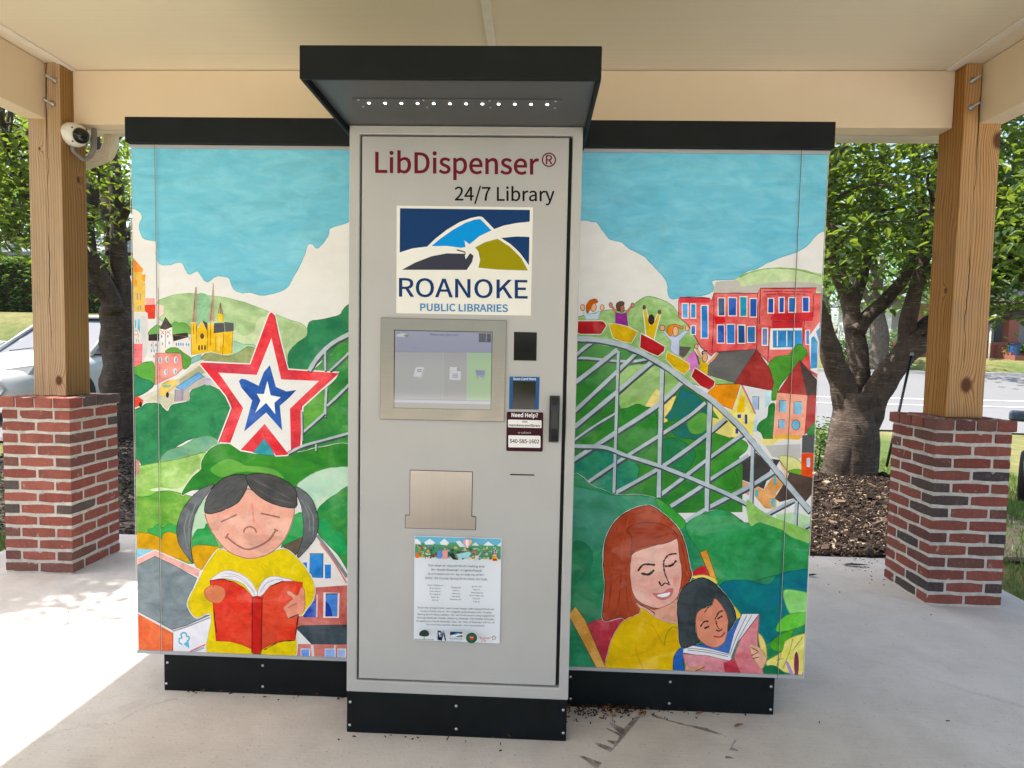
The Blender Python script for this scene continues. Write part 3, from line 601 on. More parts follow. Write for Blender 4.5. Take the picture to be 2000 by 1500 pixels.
# ------------------------------------------------------------------ printing and fittings on the door
T5 = (700, 270, 4.0535); T6 = (720, 600, 4.4125); T7 = (780, 900, 4.0545); T8 = (800, 1040, 6.521); T0 = (0, 0, 1)
pr = Print(DY, step=1.2e-4)
pr.text(T5, 'LibDispenser', 133, 1430, 271, 160, '#6b1f2a', 'noto', 0.006, 0.011); pr.text(T5, 'R', 1484, 1537, 205, 70, '#6b1f2a', 'noto', 0.006, 0.0); pr.line(T5, [(1508 + 52 * math.cos(i * math.pi / 12), 171 + 52 * math.sin(i * math.pi / 12)) for i in range(25)], 9, '#6b1f2a', smooth=False, wvar=0)
pr.text(T5, '24/7 Library', 762, 1553, 492, 106, '#101010', 'noto', 0.004, 0.008)
pr.make('door_lettering', M['print'], door)
NAVY = '#1b3a66'
def logo(T, k=1.0):
    pr.poly(T, '330,555 1358,568 1350,1005 1345,1048 345,1042 327,905', NAVY)
    pr.poly(T, '545,858 610,795 700,725 800,665 890,632 950,620 972,620 985,627 1030,672 1075,720 1150,692 1250,672 1362,660 1362,782 1250,778 1130,790 1200,830 1280,910 1352,1007 1347,1055 325,1050 322,906 430,872', '#e8e6de')
    pr.poly(T, '1130,790 1240,780 1353,784 1348,1003 1280,905 1200,835', NAVY)
    pr.poly(T, '578,855 650,795 750,725 850,670 920,645 965,640 1010,685 1053,730 960,775 880,840 840,808 848,862 815,868 700,853', '#2391d8')
    pr.poly(T, '925,865 1000,825 1103,797 1200,860 1290,950 1343,1048 1100,1040 950,1025 965,965 950,895', '#978e1e')
    pr.poly(T, '345,1042 450,985 580,935 700,912 840,915 850,960 885,910 912,930 900,980 858,1043', '#3a3c48')
    pr.line(T, '780,884 845,903 842,925', 9, '#2a2c34', smooth=False)
pr.poly(T5, '303,533 1383,547 1365,1405 300,1385', '#e6e4db'); logo(T5)
pr.text(T5, 'ROANOKE', 322, 1340, 1252, 143, NAVY, 'noto', 0.004, 0.016); pr.text(T5, 'PUBLIC LIBRARIES', 490, 1184, 1366, 56, '#4183b4', 'noto', 0.008, 0.012)
pr.make('logo_sticker', M['print'], door)
def plate(name, quad, T, depth, mat, parent, bevel=0.0, y=DY):
    return obj(name, MB().prism([(p.x, p.z) for p in [on_y(T[0] + x / T[2], T[1] + yy / T[2], y) for x, yy in quad]], y - depth, y + .001), mat, parent, bevel=bevel)
bez = plate('touchscreen_bezel', [(108, 90), (1190, 115), (1170, 988), (100, 963)][::-1], T6, 0.008, M['steel'], kio, 0.002)
ps = Print(DY - .0084, step=8e-5, start=1e-4)
ps.poly(T6, '219,194 1068,212 1055,888 215,870', '#15161a'); ps.poly(T6, '228,202 1062,219 1050,882 222,864', '#9c9c9a'); ps.poly(T6, '230,203 1062,219 1060,392 229,380', '#a2a4ba')
ps.poly(T6, '229,388 638,390 636,796 225,790', '#b6b6ba', '#adaba2'); ps.poly(T6, '645,390 846,392 843,800 641,797', '#b2b1b4', '#aca89f'); ps.poly(T6, '855,392 1060,394 1052,806 849,802', '#b2cfaa', '#a9cf6a')  # tile colours greyed: washed-out glare on the glass put into them
ps.poly(T6, '223,795 1051,812 1050,838 222,820', '#c7c7d4'); ps.poly(T6, '222,824 1050,842 1050,882 222,864', '#a2a195')
ps.poly(T6, '385,600 405,522 425,515 478,518 482,540 462,608 445,614 392,606', '#dfe0ea'); ps.line(T6, '418,538 460,540', 8, '#9a9aa0'); ps.line(T6, '416,552 456,554', 8, '#9a9aa0'); ps.line(T6, '390,602 455,604 478,530', 5, '#8d8d96', smooth=False)
ps.poly(T6, '700,515 762,517 795,552 792,628 697,625', '#dddde8'); ps.poly(T6, '762,517 795,552 760,550', '#a5a5ae')
for yy in (575, 590, 603): ps.line(T6, '722,%d 770,%d' % (yy, yy + 1), 7, '#9a9aa0')
ps.poly(T6, '918,540 1005,545 998,590 930,585', '#8f90bb'); ps.line(T6, '928,590 992,598', 6, '#8f90bb'); ps.oval(T6, 938, 608, 7, 7, '#8f90bb'); ps.oval(T6, 984, 611, 7, 7, '#8f90bb')
ps.text(T6, 'Please scan your card', 532, 770, 245, 20, '#3b3c52', 'noto', 0.0, 0.015); ps.poly(T6, '240,212 343,214 343,258 240,255', '#8aa0b8'); ps.poly(T6, '240,236 290,222 343,232 300,240 343,256 240,254', '#d5d7d5'); ps.poly(T6, '300,240 343,234 343,256 318,254', '#8a8450')
ps.poly(T6, '950,224 1056,227 1055,304 949,300', '#4e5462'); ps.poly(T6, '1012,226 1020,226 1018,303 1010,303', '#8f9098'); ps.poly(T6, '1026,236 1044,237 1044,256 1026,255', '#33353c'); ps.poly(T6, '1026,268 1044,269 1044,290 1026,289', '#33353c'); ps.poly(T6, '640,388 646,388 643,798 637,797', '#c6c6d2'); ps.poly(T6, '848,390 855,390 850,803 844,802', '#c6c6d2')
ps.make('screen', M['screen'], bez)
plate('scanner_window', [(1253, 212), (1450, 217), (1446, 462), (1250, 458)][::-1], T6, 0.0012, M['glass_black'], kio)
pr.poly(T6, '1215,598 1473,602 1465,882 1210,878', '#2f5a8c'); pr.text(T6, 'Scan Card Here', 1246, 1442, 626, 19, '#e8ecf0', 'noto', 0.008, 0.012); pr.make('scan_sticker', M['print'], door)
cg = plate('card_reader_window', [(1245, 636), (1440, 641), (1435, 881), (1240, 877)][::-1], T6, 0.0030, M['glass_black'], kio)
def rr(T, x0, y0, x1, y1, r, sl=0.02): 
    P = []
    for cx, cy, a0 in ((x1 - r, y0 + r, -90), (x1 - r, y1 - r, 0), (x0 + r, y1 - r, 90), (x0 + r, y0 + r, 180)):
        for k in range(4): a = R(a0 + k * 30); P.append((cx + r * math.cos(a), cy + r * math.sin(a) + (cx - x0) * sl))
    return P
pr.poly(T6, [(x - (y - 900) * .014, y) for x, y in rr(T6, 1191, 900, 1505, 1238, 12)], '#3c1a24')
pr.text(T6, 'Need Help?', 1231, 1460, 944, 33, '#ece8e6', 'noto', 0.012, 0.02)
pr.poly(T6, rr(T6, 1201, 967, 1490, 1034, 7, 0.025), '#e9e7e4'); pr.text(T6, 'Visit', 1322, 1369, 993, 15, '#33202a', 'noto', 0.01, 0.02); pr.text(T6, 'roanokeva.gov/library', 1209, 1478, 1024, 18, '#33202a', 'noto', 0.01, 0.02)
pr.text(T6, 'or call/text', 1287, 1399, 1087, 15, '#d8d0d0', 'noto', 0.0, 0.02); pr.poly(T6, rr(T6, 1204, 1102, 1481, 1206, 9, 0.02), '#e9e7e4'); pr.text(T6, '540-585-1602', 1215, 1469, 1167, 31, '#33202a', 'noto', 0.008, 0.02)
pr.make('help_sticker', M['print'], door)
hb = MB(); hp = [fz(720 + x / T6[2], 600 + y / T6[2]) for x, y in ((1600, 762), (1597, 1165))]; hx = (hp[0][0] + hp[1][0]) / 2; hz1, hz0 = hp[0][1], hp[1][1]
prof = [(hz0, .004), (hz0 + .006, .020), (hz0 + .03, .030), (hz0 + .05, .033), (hz1 - .05, .033), (hz1 - .03, .030), (hz1 - .006, .020), (hz1, .004)]
hb.v += [(x, DY - (d if abs(x - hx) < .012 else d * .62), z) for z, d in prof for x in (hx - .0165, hx - .0105, hx + .0105, hx + .0165)]
for i in range(7):
    for j in range(3): q = i * 4 + j; hb.f.append((q, q + 1, q + 5, q + 4))
nb = len(hb.v); hb.v += [(x, DY + .001, z) for z, d in prof for x in (hx - .0165, hx + .0165)]
for i in range(7): hb.f += [(i * 4, i * 4 + 4, nb + i * 2 + 2, nb + i * 2), (i * 4 + 7, i * 4 + 3, nb + i * 2 + 1, nb + i * 2 + 3)]
obj('door_handle', hb, M['black'], kio, bevel=0.002, smooth=False)
plate('receipt_slot', [(1220, 1436), (1429, 1441), (1428, 1452), (1219, 1447)][::-1], T6, 0.0006, M['gap'], kio)
plate('return_flap_shadow', [(84, 70), (582, 85), (576, 437), (609, 441), (606, 549), (44, 533), (46, 427), (80, 427)][::-1], T7, 0.0006, M['gap'], kio)
plate('return_flap', [(88, 74), (578, 89), (572, 441), (605, 446), (602, 545), (48, 530), (50, 431), (84, 431)][::-1], T7, 0.0022, M['steel_v'], kio, 0.0006)
# poster
pr.poly(T8, '65,38 1173,72 1148,1408 55,1362', '#dfe3e6')
pr.poly(T8, '72,45 1166,80 1160,338 68,305', '#5f9f74', '#3f7f5c'); pr.poly(T8, '72,45 1166,80 1165,150 1000,160 880,150 720,170 560,120 380,150 250,130 72,120', '#6fb4cc')
for q in ('72,85 100,75 140,115 150,150 72,140', '190,120 260,75 330,125 300,150 200,150', '385,125 445,72 505,130 480,160 400,150', '590,110 640,100 720,180 640,180', '790,160 840,118 890,165', '940,160 1000,108 1080,165', '1110,165 1166,120 1165,170'): pr.poly(T8, q, '#e8eaea')
rp = random.Random(4)
for i in range(150):
    x = rp.uniform(80, 1150); y = rp.uniform(150, 318) + (x - 70) * .028 - (0 if x > 200 else 15); w_, h_ = rp.uniform(10, 42), rp.uniform(8, 34); y = min(y, 300 + (x - 70) * .03 - h_)
    pr.poly(T8, [(x, y), (x + w_, y + rp.uniform(-6, 6)), (x + w_ * .9, y + h_), (x - 3, y + h_ * .9)], rp.choice(('#2f6f4a', '#3f8a5a', '#7fae6a', '#c86a5a', '#d9a24a', '#e0d2b8', '#5f8fc0', '#8a5a6a', '#2f5f50', '#b9c9a0', '#a03f3f', '#e8c070', '#cfe0e0')))
pr.poly(T8, '92,295 95,235 115,222 135,240 138,297', '#e0702a'); pr.poly(T8, '365,305 368,205 420,195 418,305', '#5f8fd0'); pr.poly(T8, '428,308 430,200 500,190 495,308', '#d89a98'); pr.poly(T8, '600,250 760,215 800,235 760,290 640,300', '#9fcfd6'); pr.poly(T8, '520,250 560,225 600,290 640,320 560,315', '#2c3336'); pr.poly(T8, '820,330 900,240 935,205 900,260 870,332', '#c9ccc8')
pr.poly(T8, '742,168 700,120 690,85 705,62 800,66 802,95 780,130 752,168', '#e8a0b4'); pr.poly(T8, '742,168 722,110 726,63 760,64 762,110 750,168', '#f0e6e0'); pr.poly(T8, '752,168 775,120 782,65 803,70 800,105 770,140', '#e8c860')
pr.poly(T8, '1100,172 1110,195 1135,198 1115,212 1122,235 1100,222 1078,235 1085,212 1068,198 1092,195', '#e8d0d8'); pr.oval(T8, 1100, 206, 14, 14, '#5f5fb0'); pr.oval(T8, 1090, 262, 26, 16, '#e8b090'); pr.poly(T8, '1052,330 1060,285 1120,285 1132,333', '#e8c83a'); pr.poly(T8, '1062,330 1066,298 1115,300 1118,332', '#c83a2a')
INK = '#2c3038'
for s_, a, b_, y in (('Our shared enjoyment of reading and', 254, 958, 398), ('the South Roanoke neighborhood', 290, 921, 452), ('is celebrated here by members of the', 252, 957, 505), ('2022-23 Crystal Spring Elementary Art Club.', 213, 1001, 558)): pr.text(T8, s_, a, b_, y, 25, INK, 'inter', 0.010, 0.022)
for s_, a, b_, y in (('Anne Tillson A.', 243, 447, 643), ('Benecio A.', 274, 415, 682), ('Lorenzo A.', 274, 415, 719), ('Georgia A.', 275, 412, 756), ('Dom B.', 293, 390, 794), ('Ivie B.', 302, 382, 831), ('Sophia B.', 543, 668, 671), ('Cali C.', 563, 650, 709), ('Harry K.', 553, 658, 747), ('Olivia K.', 550, 657, 784), ('Brianna M.', 530, 676, 821), ('Keeler M.', 803, 929, 660), ('Lily M.', 821, 908, 698), ('Jameson N.', 787, 943, 735), ('Eva-Marie O.', 778, 949, 772), ('Cora P.', 814, 910, 810), ('Lilly S.', 819, 905, 848)): pr.text(T8, s_, a, b_, y, 17, INK, 'inter', 0.010, 0.022)
for s_, a, b_, y in (('Students designed the watercolor image with support from art', 122, 1083, 925), ('teacher Chris Jones. The original work hangs in the Crystal', 152, 1050, 968), ('Spring Elementary Library. The Art Club project was supported', 118, 1083, 1008), ('through Roanoke Public Libraries, Roanoke City Public Schools,', 113, 1083, 1050), ("Neighbors in South Roanoke, Inc., the City of Roanoke's Percent", 110, 1088, 1092), ('for Art Fund, and the Roanoke Arts Commission.', 229, 966, 1136)): pr.text(T8, s_, a, b_, y, 20, INK, 'inter', 0.010, 0.022)
pr.poly(T8, '140,1255 155,1215 195,1195 240,1200 268,1240 255,1270 215,1278 206,1285 207,1305 212,1312 192,1312 200,1300 198,1278 160,1272', '#2a3a34', smooth=True); pr.text(T8, 'NEIGHBORS IN SOUTH ROANOKE', 80, 325, 1316, 12, '#15181a', 'inter', 0.02, 0.03)
pr.text(T8, 'A', 410, 482, 1322, 112, '#232c55', 'inter', 0.03, 0.02); pr.text(T8, 'R', 372, 430, 1318, 112, '#232c55', 'inter', 0.02, 0.02); pr.text(T8, 'ROANOKE ARTS', 372, 482, 1345, 8, '#3a4060', 'inter', 0, 0.03)
pr.poly(T8, '530,1215 686,1220 683,1285 528,1280', '#1f2f55'); pr.poly(T8, '530,1262 580,1252 620,1230 660,1245 686,1240 686,1258 640,1262 600,1280 530,1278', '#e4e6e6'); pr.poly(T8, '575,1254 605,1232 625,1228 640,1240 605,1256', '#4aa0d8'); pr.poly(T8, '625,1272 655,1262 680,1283 628,1280', '#8a8a2a'); pr.text(T8, 'ROANOKE', 528, 684, 1312, 20, NAVY, 'noto', 0.0, 0.02); pr.text(T8, 'PUBLIC LIBRARIES', 535, 677, 1336, 9, '#4183b4', 'noto', 0.0, 0.02)
pr.oval(T8, 800, 1293, 70, 66, '#1f4a34'); pr.oval(T8, 800, 1293, 52, 49, '#2a5f40'); pr.poly(T8, '775,1262 790,1272 802,1268 815,1272 828,1264 828,1300 802,1322 778,1300', '#c8402f'); pr.oval(T8, 790, 1285, 5, 6, '#f0e8e0'); pr.oval(T8, 812, 1286, 5, 6, '#f0e8e0')
pr.text(T8, 'Roanoke', 906, 1045, 1305, 26, '#b84048', 'inter', 0.01, 0.01); pr.text(T8, 'City', 920, 985, 1337, 26, '#b84048', 'inter', 0.01, 0.01); pr.text(T8, 'PUBLIC SCHOOLS', 992, 1070, 1333, 9, '#8a8f90', 'inter', 0, 0.02)
for dx_, dy_, cc in ((0, -16, '#2a2a35'), (16, -4, '#b84048'), (10, 14, '#6f9a7a'), (-10, 14, '#b84048'), (-16, -4, '#2a2a35')): pr.poly(T8, [(1082 + dx_ * 1.2, 1287 + dy_ * 1.2 - 12), (1082 + dx_ * 1.2 + 11, 1287 + dy_ * 1.2 + 9), (1082 + dx_ * 1.2 - 11, 1287 + dy_ * 1.2 + 9)], cc)
pr.make('dedication_poster', M['print'], door)

# ------------------------------------------------------------------ mural panels
pz0, pz1 = 0.1465, 2.066
def panel(x0, x1):
    p = obj('mural_panel', MB().box((x0, KD, pz0), (x1, KD + .02, pz1)), M['panelgrey'], kio)
    obj('top_rail', MB().box((x0, KD - .0065, 2.054), (x1, KD - .0002, pz1)), M['rail'], p); obj('bottom_rail', MB().box((x0, KD - .0065, pz0), (x1, KD - .0002, pz0 + .012)), M['rail'], p)
    return p
PL = panel(-1.2595, -HW - .0005); PR = panel(HW + .0005, 1.2652)
for x0, x1, p in ((-1.2585, -HW, PL), (HW, 1.2642, PR)): pass
A = (240, 480, 3.409); B = (250, 860, 3.489); Cc = (1110, 520, 3.26); D = (1100, 860, 3.124); E_ = (240, 480, 5.771); F_ = (240, 660, 5.0); G_ = (450, 860, 5.771); I_ = (1110, 560, 7.5); J_ = (1350, 680, 4.167); K_ = (1110, 660, 4.412); L_ = (1310, 540, 6.4516)
m = Print(KD, (-1.2585, pz0 + .0118, -HW - .001, 2.0545)); EW = 0.0022
def S(T, t, a, b=None, e=EW, **k): m.poly(T, t, a, b, True, e, **k)
def P(T, t, a, b=None, e=0.0, **k): m.poly(T, t, a, b, False, e, **k)
def fin(nm, par): m.make(nm, M['mural_sky' if nm == 'painted_sky' else 'mural'], par)
DK = '#3a3534'
# -- left panel
m.poly(T0, '250,260 690,260 690,1300 250,1300', '#e8e7e5', '#e2e1de'); fin('painted_paper', PL)
S(T0, '200,230 760,230 760,400 690,424 680,434 645,446 642,458 630,476 619,485 609,476 600,480 596,495 593,502 586,518 574,539 563,559 548,569 513,577 489,571 472,572 456,564 449,546 442,541 422,540 409,549 400,548 386,530 373,535 366,533 356,514 346,513 331,517 312,515 305,498 307,480 304,471 280,465 272,441 278,422 266,409 257,408 200,408', '#88cadc', '#74bdd5', e=.003, ecol='#6cb4c2'); 
fin('painted_sky', PL)
S(A, '235,480 232,390 240,365 330,330 440,318 560,330 680,345 800,375 900,410 975,440 1100,490 1180,515 1225,550 1225,590 1150,670 1105,740 1090,820 880,830 700,760 450,580 330,540', '#a7c691', '#bad1a2', ecol='#8fb07c')
m.poly(A, '490,330 570,333 585,420 575,510 505,510', '#8fc197', '#9ac79e', True); m.poly(A, '740,560 800,600 870,570 900,490 980,470 1040,560 1060,700 900,780 740,640', '#c4d7ad', '#cfdcb6', True)
S(A, '735,640 800,655 870,660 885,690 860,725 735,720', '#a3ccae'); S(A, '525,745 560,710 590,700 640,722 700,735 760,715 800,690 840,672 885,690 885,760 860,785 700,775 560,770', '#8c9968', '#a2aa79')
S(A, '1520,405 1470,418 1440,460 1330,490 1240,510 1225,600 1170,640 1110,700 1098,760 1105,835 1240,845 1300,780 1420,700 1520,640', '#46905f', '#2f7c59')
S(A, '1520,600 1400,690 1300,800 1250,840 1430,855 1350,950 1180,1080 1190,1330 1100,1390 1520,1330', '#2f7d45', '#4f9a4c'); m.poly(A, '1200,1065 1325,980 1340,1120 1200,1245', '#5f9f46', '#6fae55', True)
P(A, '540,755 480,790 370,880 250,950 85,1020 60,1130 150,1060 260,1090 295,1110 330,1070 350,1050 440,1040 640,930 560,830', '#dbd6c8', '#cfcab8'); P(A, '375,890 520,790 560,840 490,870 380,935', '#a9a98d'); P(A, '150,1030 260,970 350,990 340,1050 290,1095 250,1060', '#c6c2ab')
S(A, '60,1130 130,1070 160,1050 240,1050 270,1080 300,1102 330,1060 440,1030 450,970 520,925 580,930 640,960 690,1010 727,1070 715,1130 680,1220 650,1305 590,1275 500,1275 400,1310 260,1405 250,1430 140,1475 110,1430 60,1380', '#2c7950', '#43905f', halo=.008)
S(A, '258,1405 310,1360 400,1330 490,1280 580,1268 642,1310 600,1350 500,1385 380,1425 260,1445', '#93bd8f', '#6ea68b')
S(B, '30,200 110,170 220,150 330,130 450,100 545,88 580,200 480,270 390,350 370,380 280,360 220,370 160,385 30,420', '#8dbe5c', '#b8d68e'); m.poly(B, '150,340 220,320 300,330 380,310 470,200 500,230 400,340 280,352', '#d9e6c6', '#cfe0b8', True)
S(B, '30,420 110,385 150,378 200,350 280,345 370,365 520,420 560,560 600,640 640,730 440,840 30,740', '#5f9f42', '#8ab759')
S(B, '370,372 385,330 440,250 497,200 500,150 540,80 600,35 650,25 700,30 800,72 860,92 1000,102 1100,87 1200,76 1320,46 1540,52 1540,440 1400,400 1330,470 1280,460 900,260 600,320 440,340', '#4c9739', '#317f37', halo=.006); m.poly(B, '560,200 640,140 720,130 800,170 900,180 1000,200 1060,260 900,220 760,215 640,250', '#7ab35a', '#5fa548', True)
S(B, '1150,315 1220,250 1300,210 1400,185 1540,200 1540,360 1400,375 1330,452 1280,462 1200,400', '#cfe2ca', '#b7dcc6', ecol='#93c3a3'); S(B, '1290,480 1330,430 1400,380 1540,345 1540,900 1430,780 1300,640 1280,560', '#2f8d4c', '#52994a'); m.poly(B, '1300,560 1350,545 1400,610 1460,640 1490,760 1440,770 1340,680', '#2fa05c', '#44a866', True)
S(B, '1115,530 1180,490 1198,560 1192,660 1060,722 1045,742 1060,660 1110,580', '#2f9a52', '#3fa55a'); S(B, '445,500 480,420 535,400 530,500 560,600 440,660', '#cbe0c2', '#b8d8b8'); S(B, '440,670 470,610 520,600 540,570 600,680 612,722 560,727 520,712 480,732 440,720', '#3da558', '#349a50'); 
S(B, '30,640 120,632 200,650 240,640 290,620 340,650 360,720 400,780 412,828 330,802 230,772 30,737', '#d9a722', '#c99a2b'); S(B, '440,730 520,715 632,730 642,750 560,800 500,882 450,832', '#d39b1e', '#dba832')
P(B, '135,605 170,600 190,580 210,570 230,595 250,590 270,570 300,565 315,580 335,575 335,640 280,620 240,630 230,675 200,650 150,635', '#3fa352', '#4aa858', e=EW)
fin('painted_hills', PL)
P(B, '30,735 170,745 180,765 30,815', '#8cc3d8'); P(B, '30,825 185,750 490,885 480,932 330,862 190,797 30,870', '#e7a79e', '#efbdb4', halo=.008)
P(B, '30,870 185,790 330,860 470,940 440,1010 415,1080 430,1160 460,1200 560,1190 400,1260 300,1290 200,1235 30,1145', '#6d7a80', '#8b979b', e=.0025); P(B, '30,1160 305,1312 305,1445 30,1440', '#e2603f', '#e97c54'); P(B, '310,1312 575,1205 580,1470 310,1460', '#e1dfe4'); m.line(B, '305,1300 400,1270 565,1205', 9, '#9a9aa6'); m.line(B, '306,1310 306,1440', 5, '#a0443a')
m.line(B, '372,1392 350,1378 350,1352 367,1345 362,1322 380,1310 398,1318 400,1335 415,1338 416,1358 402,1368', 10, '#62b4cc'); P(B, '378,1388 412,1360 420,1418', '#62b4cc'); m.line(B, '420,1442 480,1412 535,1390', 10, '#d9726a'); m.line(B, '440,1440 520,1412', 14, '#9fb9c2'); fin('painted_shop', PL)
P(B, '1290,640 1395,800 1494,968 1494,987 1270,1003 1240,900 1150,802 1250,710', '#ebe6e1', '#e3ddd8'); m.line(B, '1290,648 1395,790 1460,882 1494,932', 24, '#7e8688', '#90989a'); m.line(B, '1310,700 1400,820 1490,972', 11, '#d9837a')
m.rect_(B, 1236, 772, 1329, 938, '#2f7fcb', '#4a94d8'); m.line(B, '1236,772 1330,770 1328,935', 5, '#22304a', smooth=False); m.rect_(B, 1343, 847, 1382, 940, '#3580d2'); P(B, '1183,836 1220,830 1222,897 1200,872', '#3878d0')
P(B, '1275,1002 1540,984 1540,1262 1150,1272 1165,1190 1240,1120', '#bf5f57', '#cf8076'); P(B, '1332,1036 1442,1040 1438,1210 1330,1210', '#e8d8d4'); m.rect_(B, 1350, 1048, 1430, 1200, '#5c93dc', '#3f74c6'); P(B, '1345,1200 1347,1090 1370,1120 1385,1150 1395,1200', '#2444a2'); P(B, '1190,1195 1240,1130 1282,1078 1282,1206 1200,1206', '#5c80c8', '#2444a2'); m.line(B, '1348,1046 1432,1046', 7, '#22304a'); m.line(B, '1290,1050 1286,1205', 9, '#e8d0cc')
P(B, '1140,1280 1260,1392 1540,1392 1540,1260 1150,1275', '#ead6d1'); P(B, '1145,1277 1180,1263 1540,1256 1540,1388 1255,1392', '#35414a', '#4d595f', e=EW); P(B, '1125,1387 1540,1392 1540,1500 1112,1480', '#d58a80', '#c9776e'); m.line(B, '1255,1395 1262,1480', 20, '#dcd6d2'); m.line(B, '1412,1395 1408,1480', 14, '#cfc9c6')
for x0, x1, c in ((1182, 1236, '#6f9be0'), (1346, 1408, '#93b2e8'), (1432, 1480, '#a0bcea')): m.rect_(B, x0, 1424, x1, 1476, c, frame=5)
P(B, '1058,717 1195,655 1182,720 1140,792 1070,747', '#5f5146', '#6d5e52', e=EW)
fin('painted_brick_house', PL)
# city
E1_ = E_
P(E1_, '100,120 230,262 220,300 100,298', '#e58a3e', '#ea9a50'); P(E1_, '100,300 210,292 255,440 250,748 100,742', '#e8c878', '#dfb860'); P(E1_, '218,330 255,318 252,400 228,402', '#e5943f'); P(E1_, '105,330 165,400 160,450 110,440', '#e8a04a')
for x, y0, y1 in ((200, 540, 615), (167, 535, 610), (202, 668, 722), (175, 682, 726)): m.line(E1_, '%d,%d %d,%d' % (x, y0, x, y1), 16, '#a59a86')
P(E1_, '258,590 360,592 360,672 258,668', '#e8a9a5'); P(E1_, '365,640 460,680 460,760 380,835', '#efd2cc'); P(E1_, '250,672 365,665 360,822 285,820 280,762 255,735', '#dc4438', '#e25a48', e=EW)
P(E1_, '100,750 280,755 287,900 292,1200 220,1330 100,1110', '#dfdcd7', '#d6d3d0'); P(E1_, '205,790 265,800 268,1200 225,1300 210,1000', '#c9c9cc'); P(E1_, '135,835 152,835 152,930 138,930', '#74b5cf'); P(E1_, '170,825 195,830 197,985 165,935', '#74b5cf'); m.line(E1_, '135,960 160,955 175,1010 170,1040', 4, '#6a5a58'); m.line(E1_, '130,1005 170,1000', 9, '#d89aa0'); m.line(E1_, '150,1050 160,1090', 4, DK); m.line(E1_, '170,1050 185,1090', 4, DK)
P(E1_, '100,1105 225,1105 217,1352 100,1380', '#e4717a', '#ea8288')
for y in (1170, 1250, 1310):
    for x in (145, 175, 205): m.oval(E1_, x, y, 11, 8, '#d85f6a')
fin('painted_towers', PL)
S(E1_, '300,1005 310,950 390,890 420,905 550,885 590,855 630,870 690,870 752,910 758,995 560,1005', '#6fa65a', '#7db266')
P(E1_, '288,1060 768,1055 768,1260 680,1240 288,1262', '#e5e1dd', '#dcd7d3'); P(E1_, '413,930 557,920 557,1205 413,1205', '#e6e0dc'); P(E1_, '418,935 480,800 562,912 482,947', '#2f2b28', '#4a3f38'); P(E1_, '290,1000 410,990 410,1072 290,1072', '#5a3f38', '#2f2b2b'); P(E1_, '560,1000 730,978 740,1030 572,1078', '#3a322f', '#2a2826')
for x, y in ((325, 1120), (372, 1118), (390, 1125), (325, 1185), (355, 1185), (388, 1180), (440, 1022), (508, 1020), (605, 1110), (630, 1110), (655, 1110), (680, 1112), (720, 1112), (742, 1116), (450, 1105), (524, 1095), (352, 1248)): m.oval(E1_, x, y, 8, 18, '#5f9bcb')
m.line(E1_, '425,950 470,1000', 6, '#b9524a'); m.line(E1_, '470,950 428,1000', 6, '#b9524a'); m.line(E1_, '490,990 545,950', 6, '#b9524a'); m.line(E1_, '490,950 540,1000', 6, '#b9524a'); m.line(E1_, '481,960 481,1150', 6, '#8a5048'); m.line(E1_, '343,1080 343,1170', 5, '#b9524a'); m.line(E1_, '400,470 405,880', 5, '#a06a60'); m.line(E1_, '560,1005 740,1030 745,1060', 5, '#8a5a50')
S(E1_, '100,1400 190,1340 260,1312 330,1310 365,1380 362,1510 330,1570 100,1500', '#5aa045', '#6aac52'); S(F_, '90,360 200,400 270,420 302,462 262,502 190,552 90,565', '#2f7d5c', '#3c8a66')
P(E1_, '370,1210 660,1210 677,1382 600,1455 363,1570', '#e88f88', '#eda49a', e=EW)
for x, y, hh in ((500, 1280, 34), (598, 1285, 40), (420, 1290, 38), (487, 1422, 32), (590, 1415, 34)): m.oval(E1_, x, y, 20, hh, '#e9e6e2'); m.oval(E1_, x + 4, y + 2, 12, hh * .8, '#7fb0cc')
S(E1_, '485,1182 540,1150 620,1155 690,1210 762,1260 767,1330 702,1392 677,1360 655,1218 500,1207', '#6aa54f', '#5c9a46')
fin('painted_hotel', PL)
P(E1_, '765,868 830,870 842,940 890,850 955,960 955,882 1025,872 1032,980 1245,960 1236,1218 1130,1228 1000,1192 900,1212 780,1232', '#e3b52e', '#efcb58', halo=.004)
P(E1_, '895,840 955,872 950,962', '#45464a'); P(E1_, '1030,872 1140,870 1150,970 1030,987', '#45484c', '#5a5c60'); P(E1_, '1145,858 1250,872 1250,962 1157,972', '#5a5d5f'); P(E1_, '818,465 835,465 828,862 778,860', '#a89580', '#bca994'); P(E1_, '1017,420 1024,420 1030,600 1035,852 963,852 1000,620', '#a89580', '#b9a792'); P(E1_, '1070,765 1130,765 1132,858 1072,852', '#ecc03a'); P(E1_, '1100,645 1127,775 1073,762', '#b5a38e')
for t in ('766,870 776,1230', '830,880 835,1100', '795,880 800,1000', '955,890 952,1180', '992,860 990,1120', '1030,880 1028,1000', '1140,980 1125,1225', '1240,970 1232,1215', '812,600 800,850', '1008,620 990,850', '1100,645 1075,760', '1100,645 1125,770', '1100,650 1102,760'): m.line(E1_, t, 5, '#5a4628', wvar=.4)
m.oval(E1_, 895, 1018, 23, 32, '#4a4038'); 
for x, y in ((861, 1150), (893, 1146), (928, 1148)): m.oval(E1_, x, y, 11, 32, '#5a4a34')
m.line(E1_, '1045,1030 1045,1180', 16, '#c9a548'); m.line(E1_, '1085,1020 1082,1190', 20, '#e9d074')
P(E1_, '775,1262 885,1222 887,1280 770,1332', '#83bdb5', '#95c8be', e=EW)
fin('painted_church', PL)
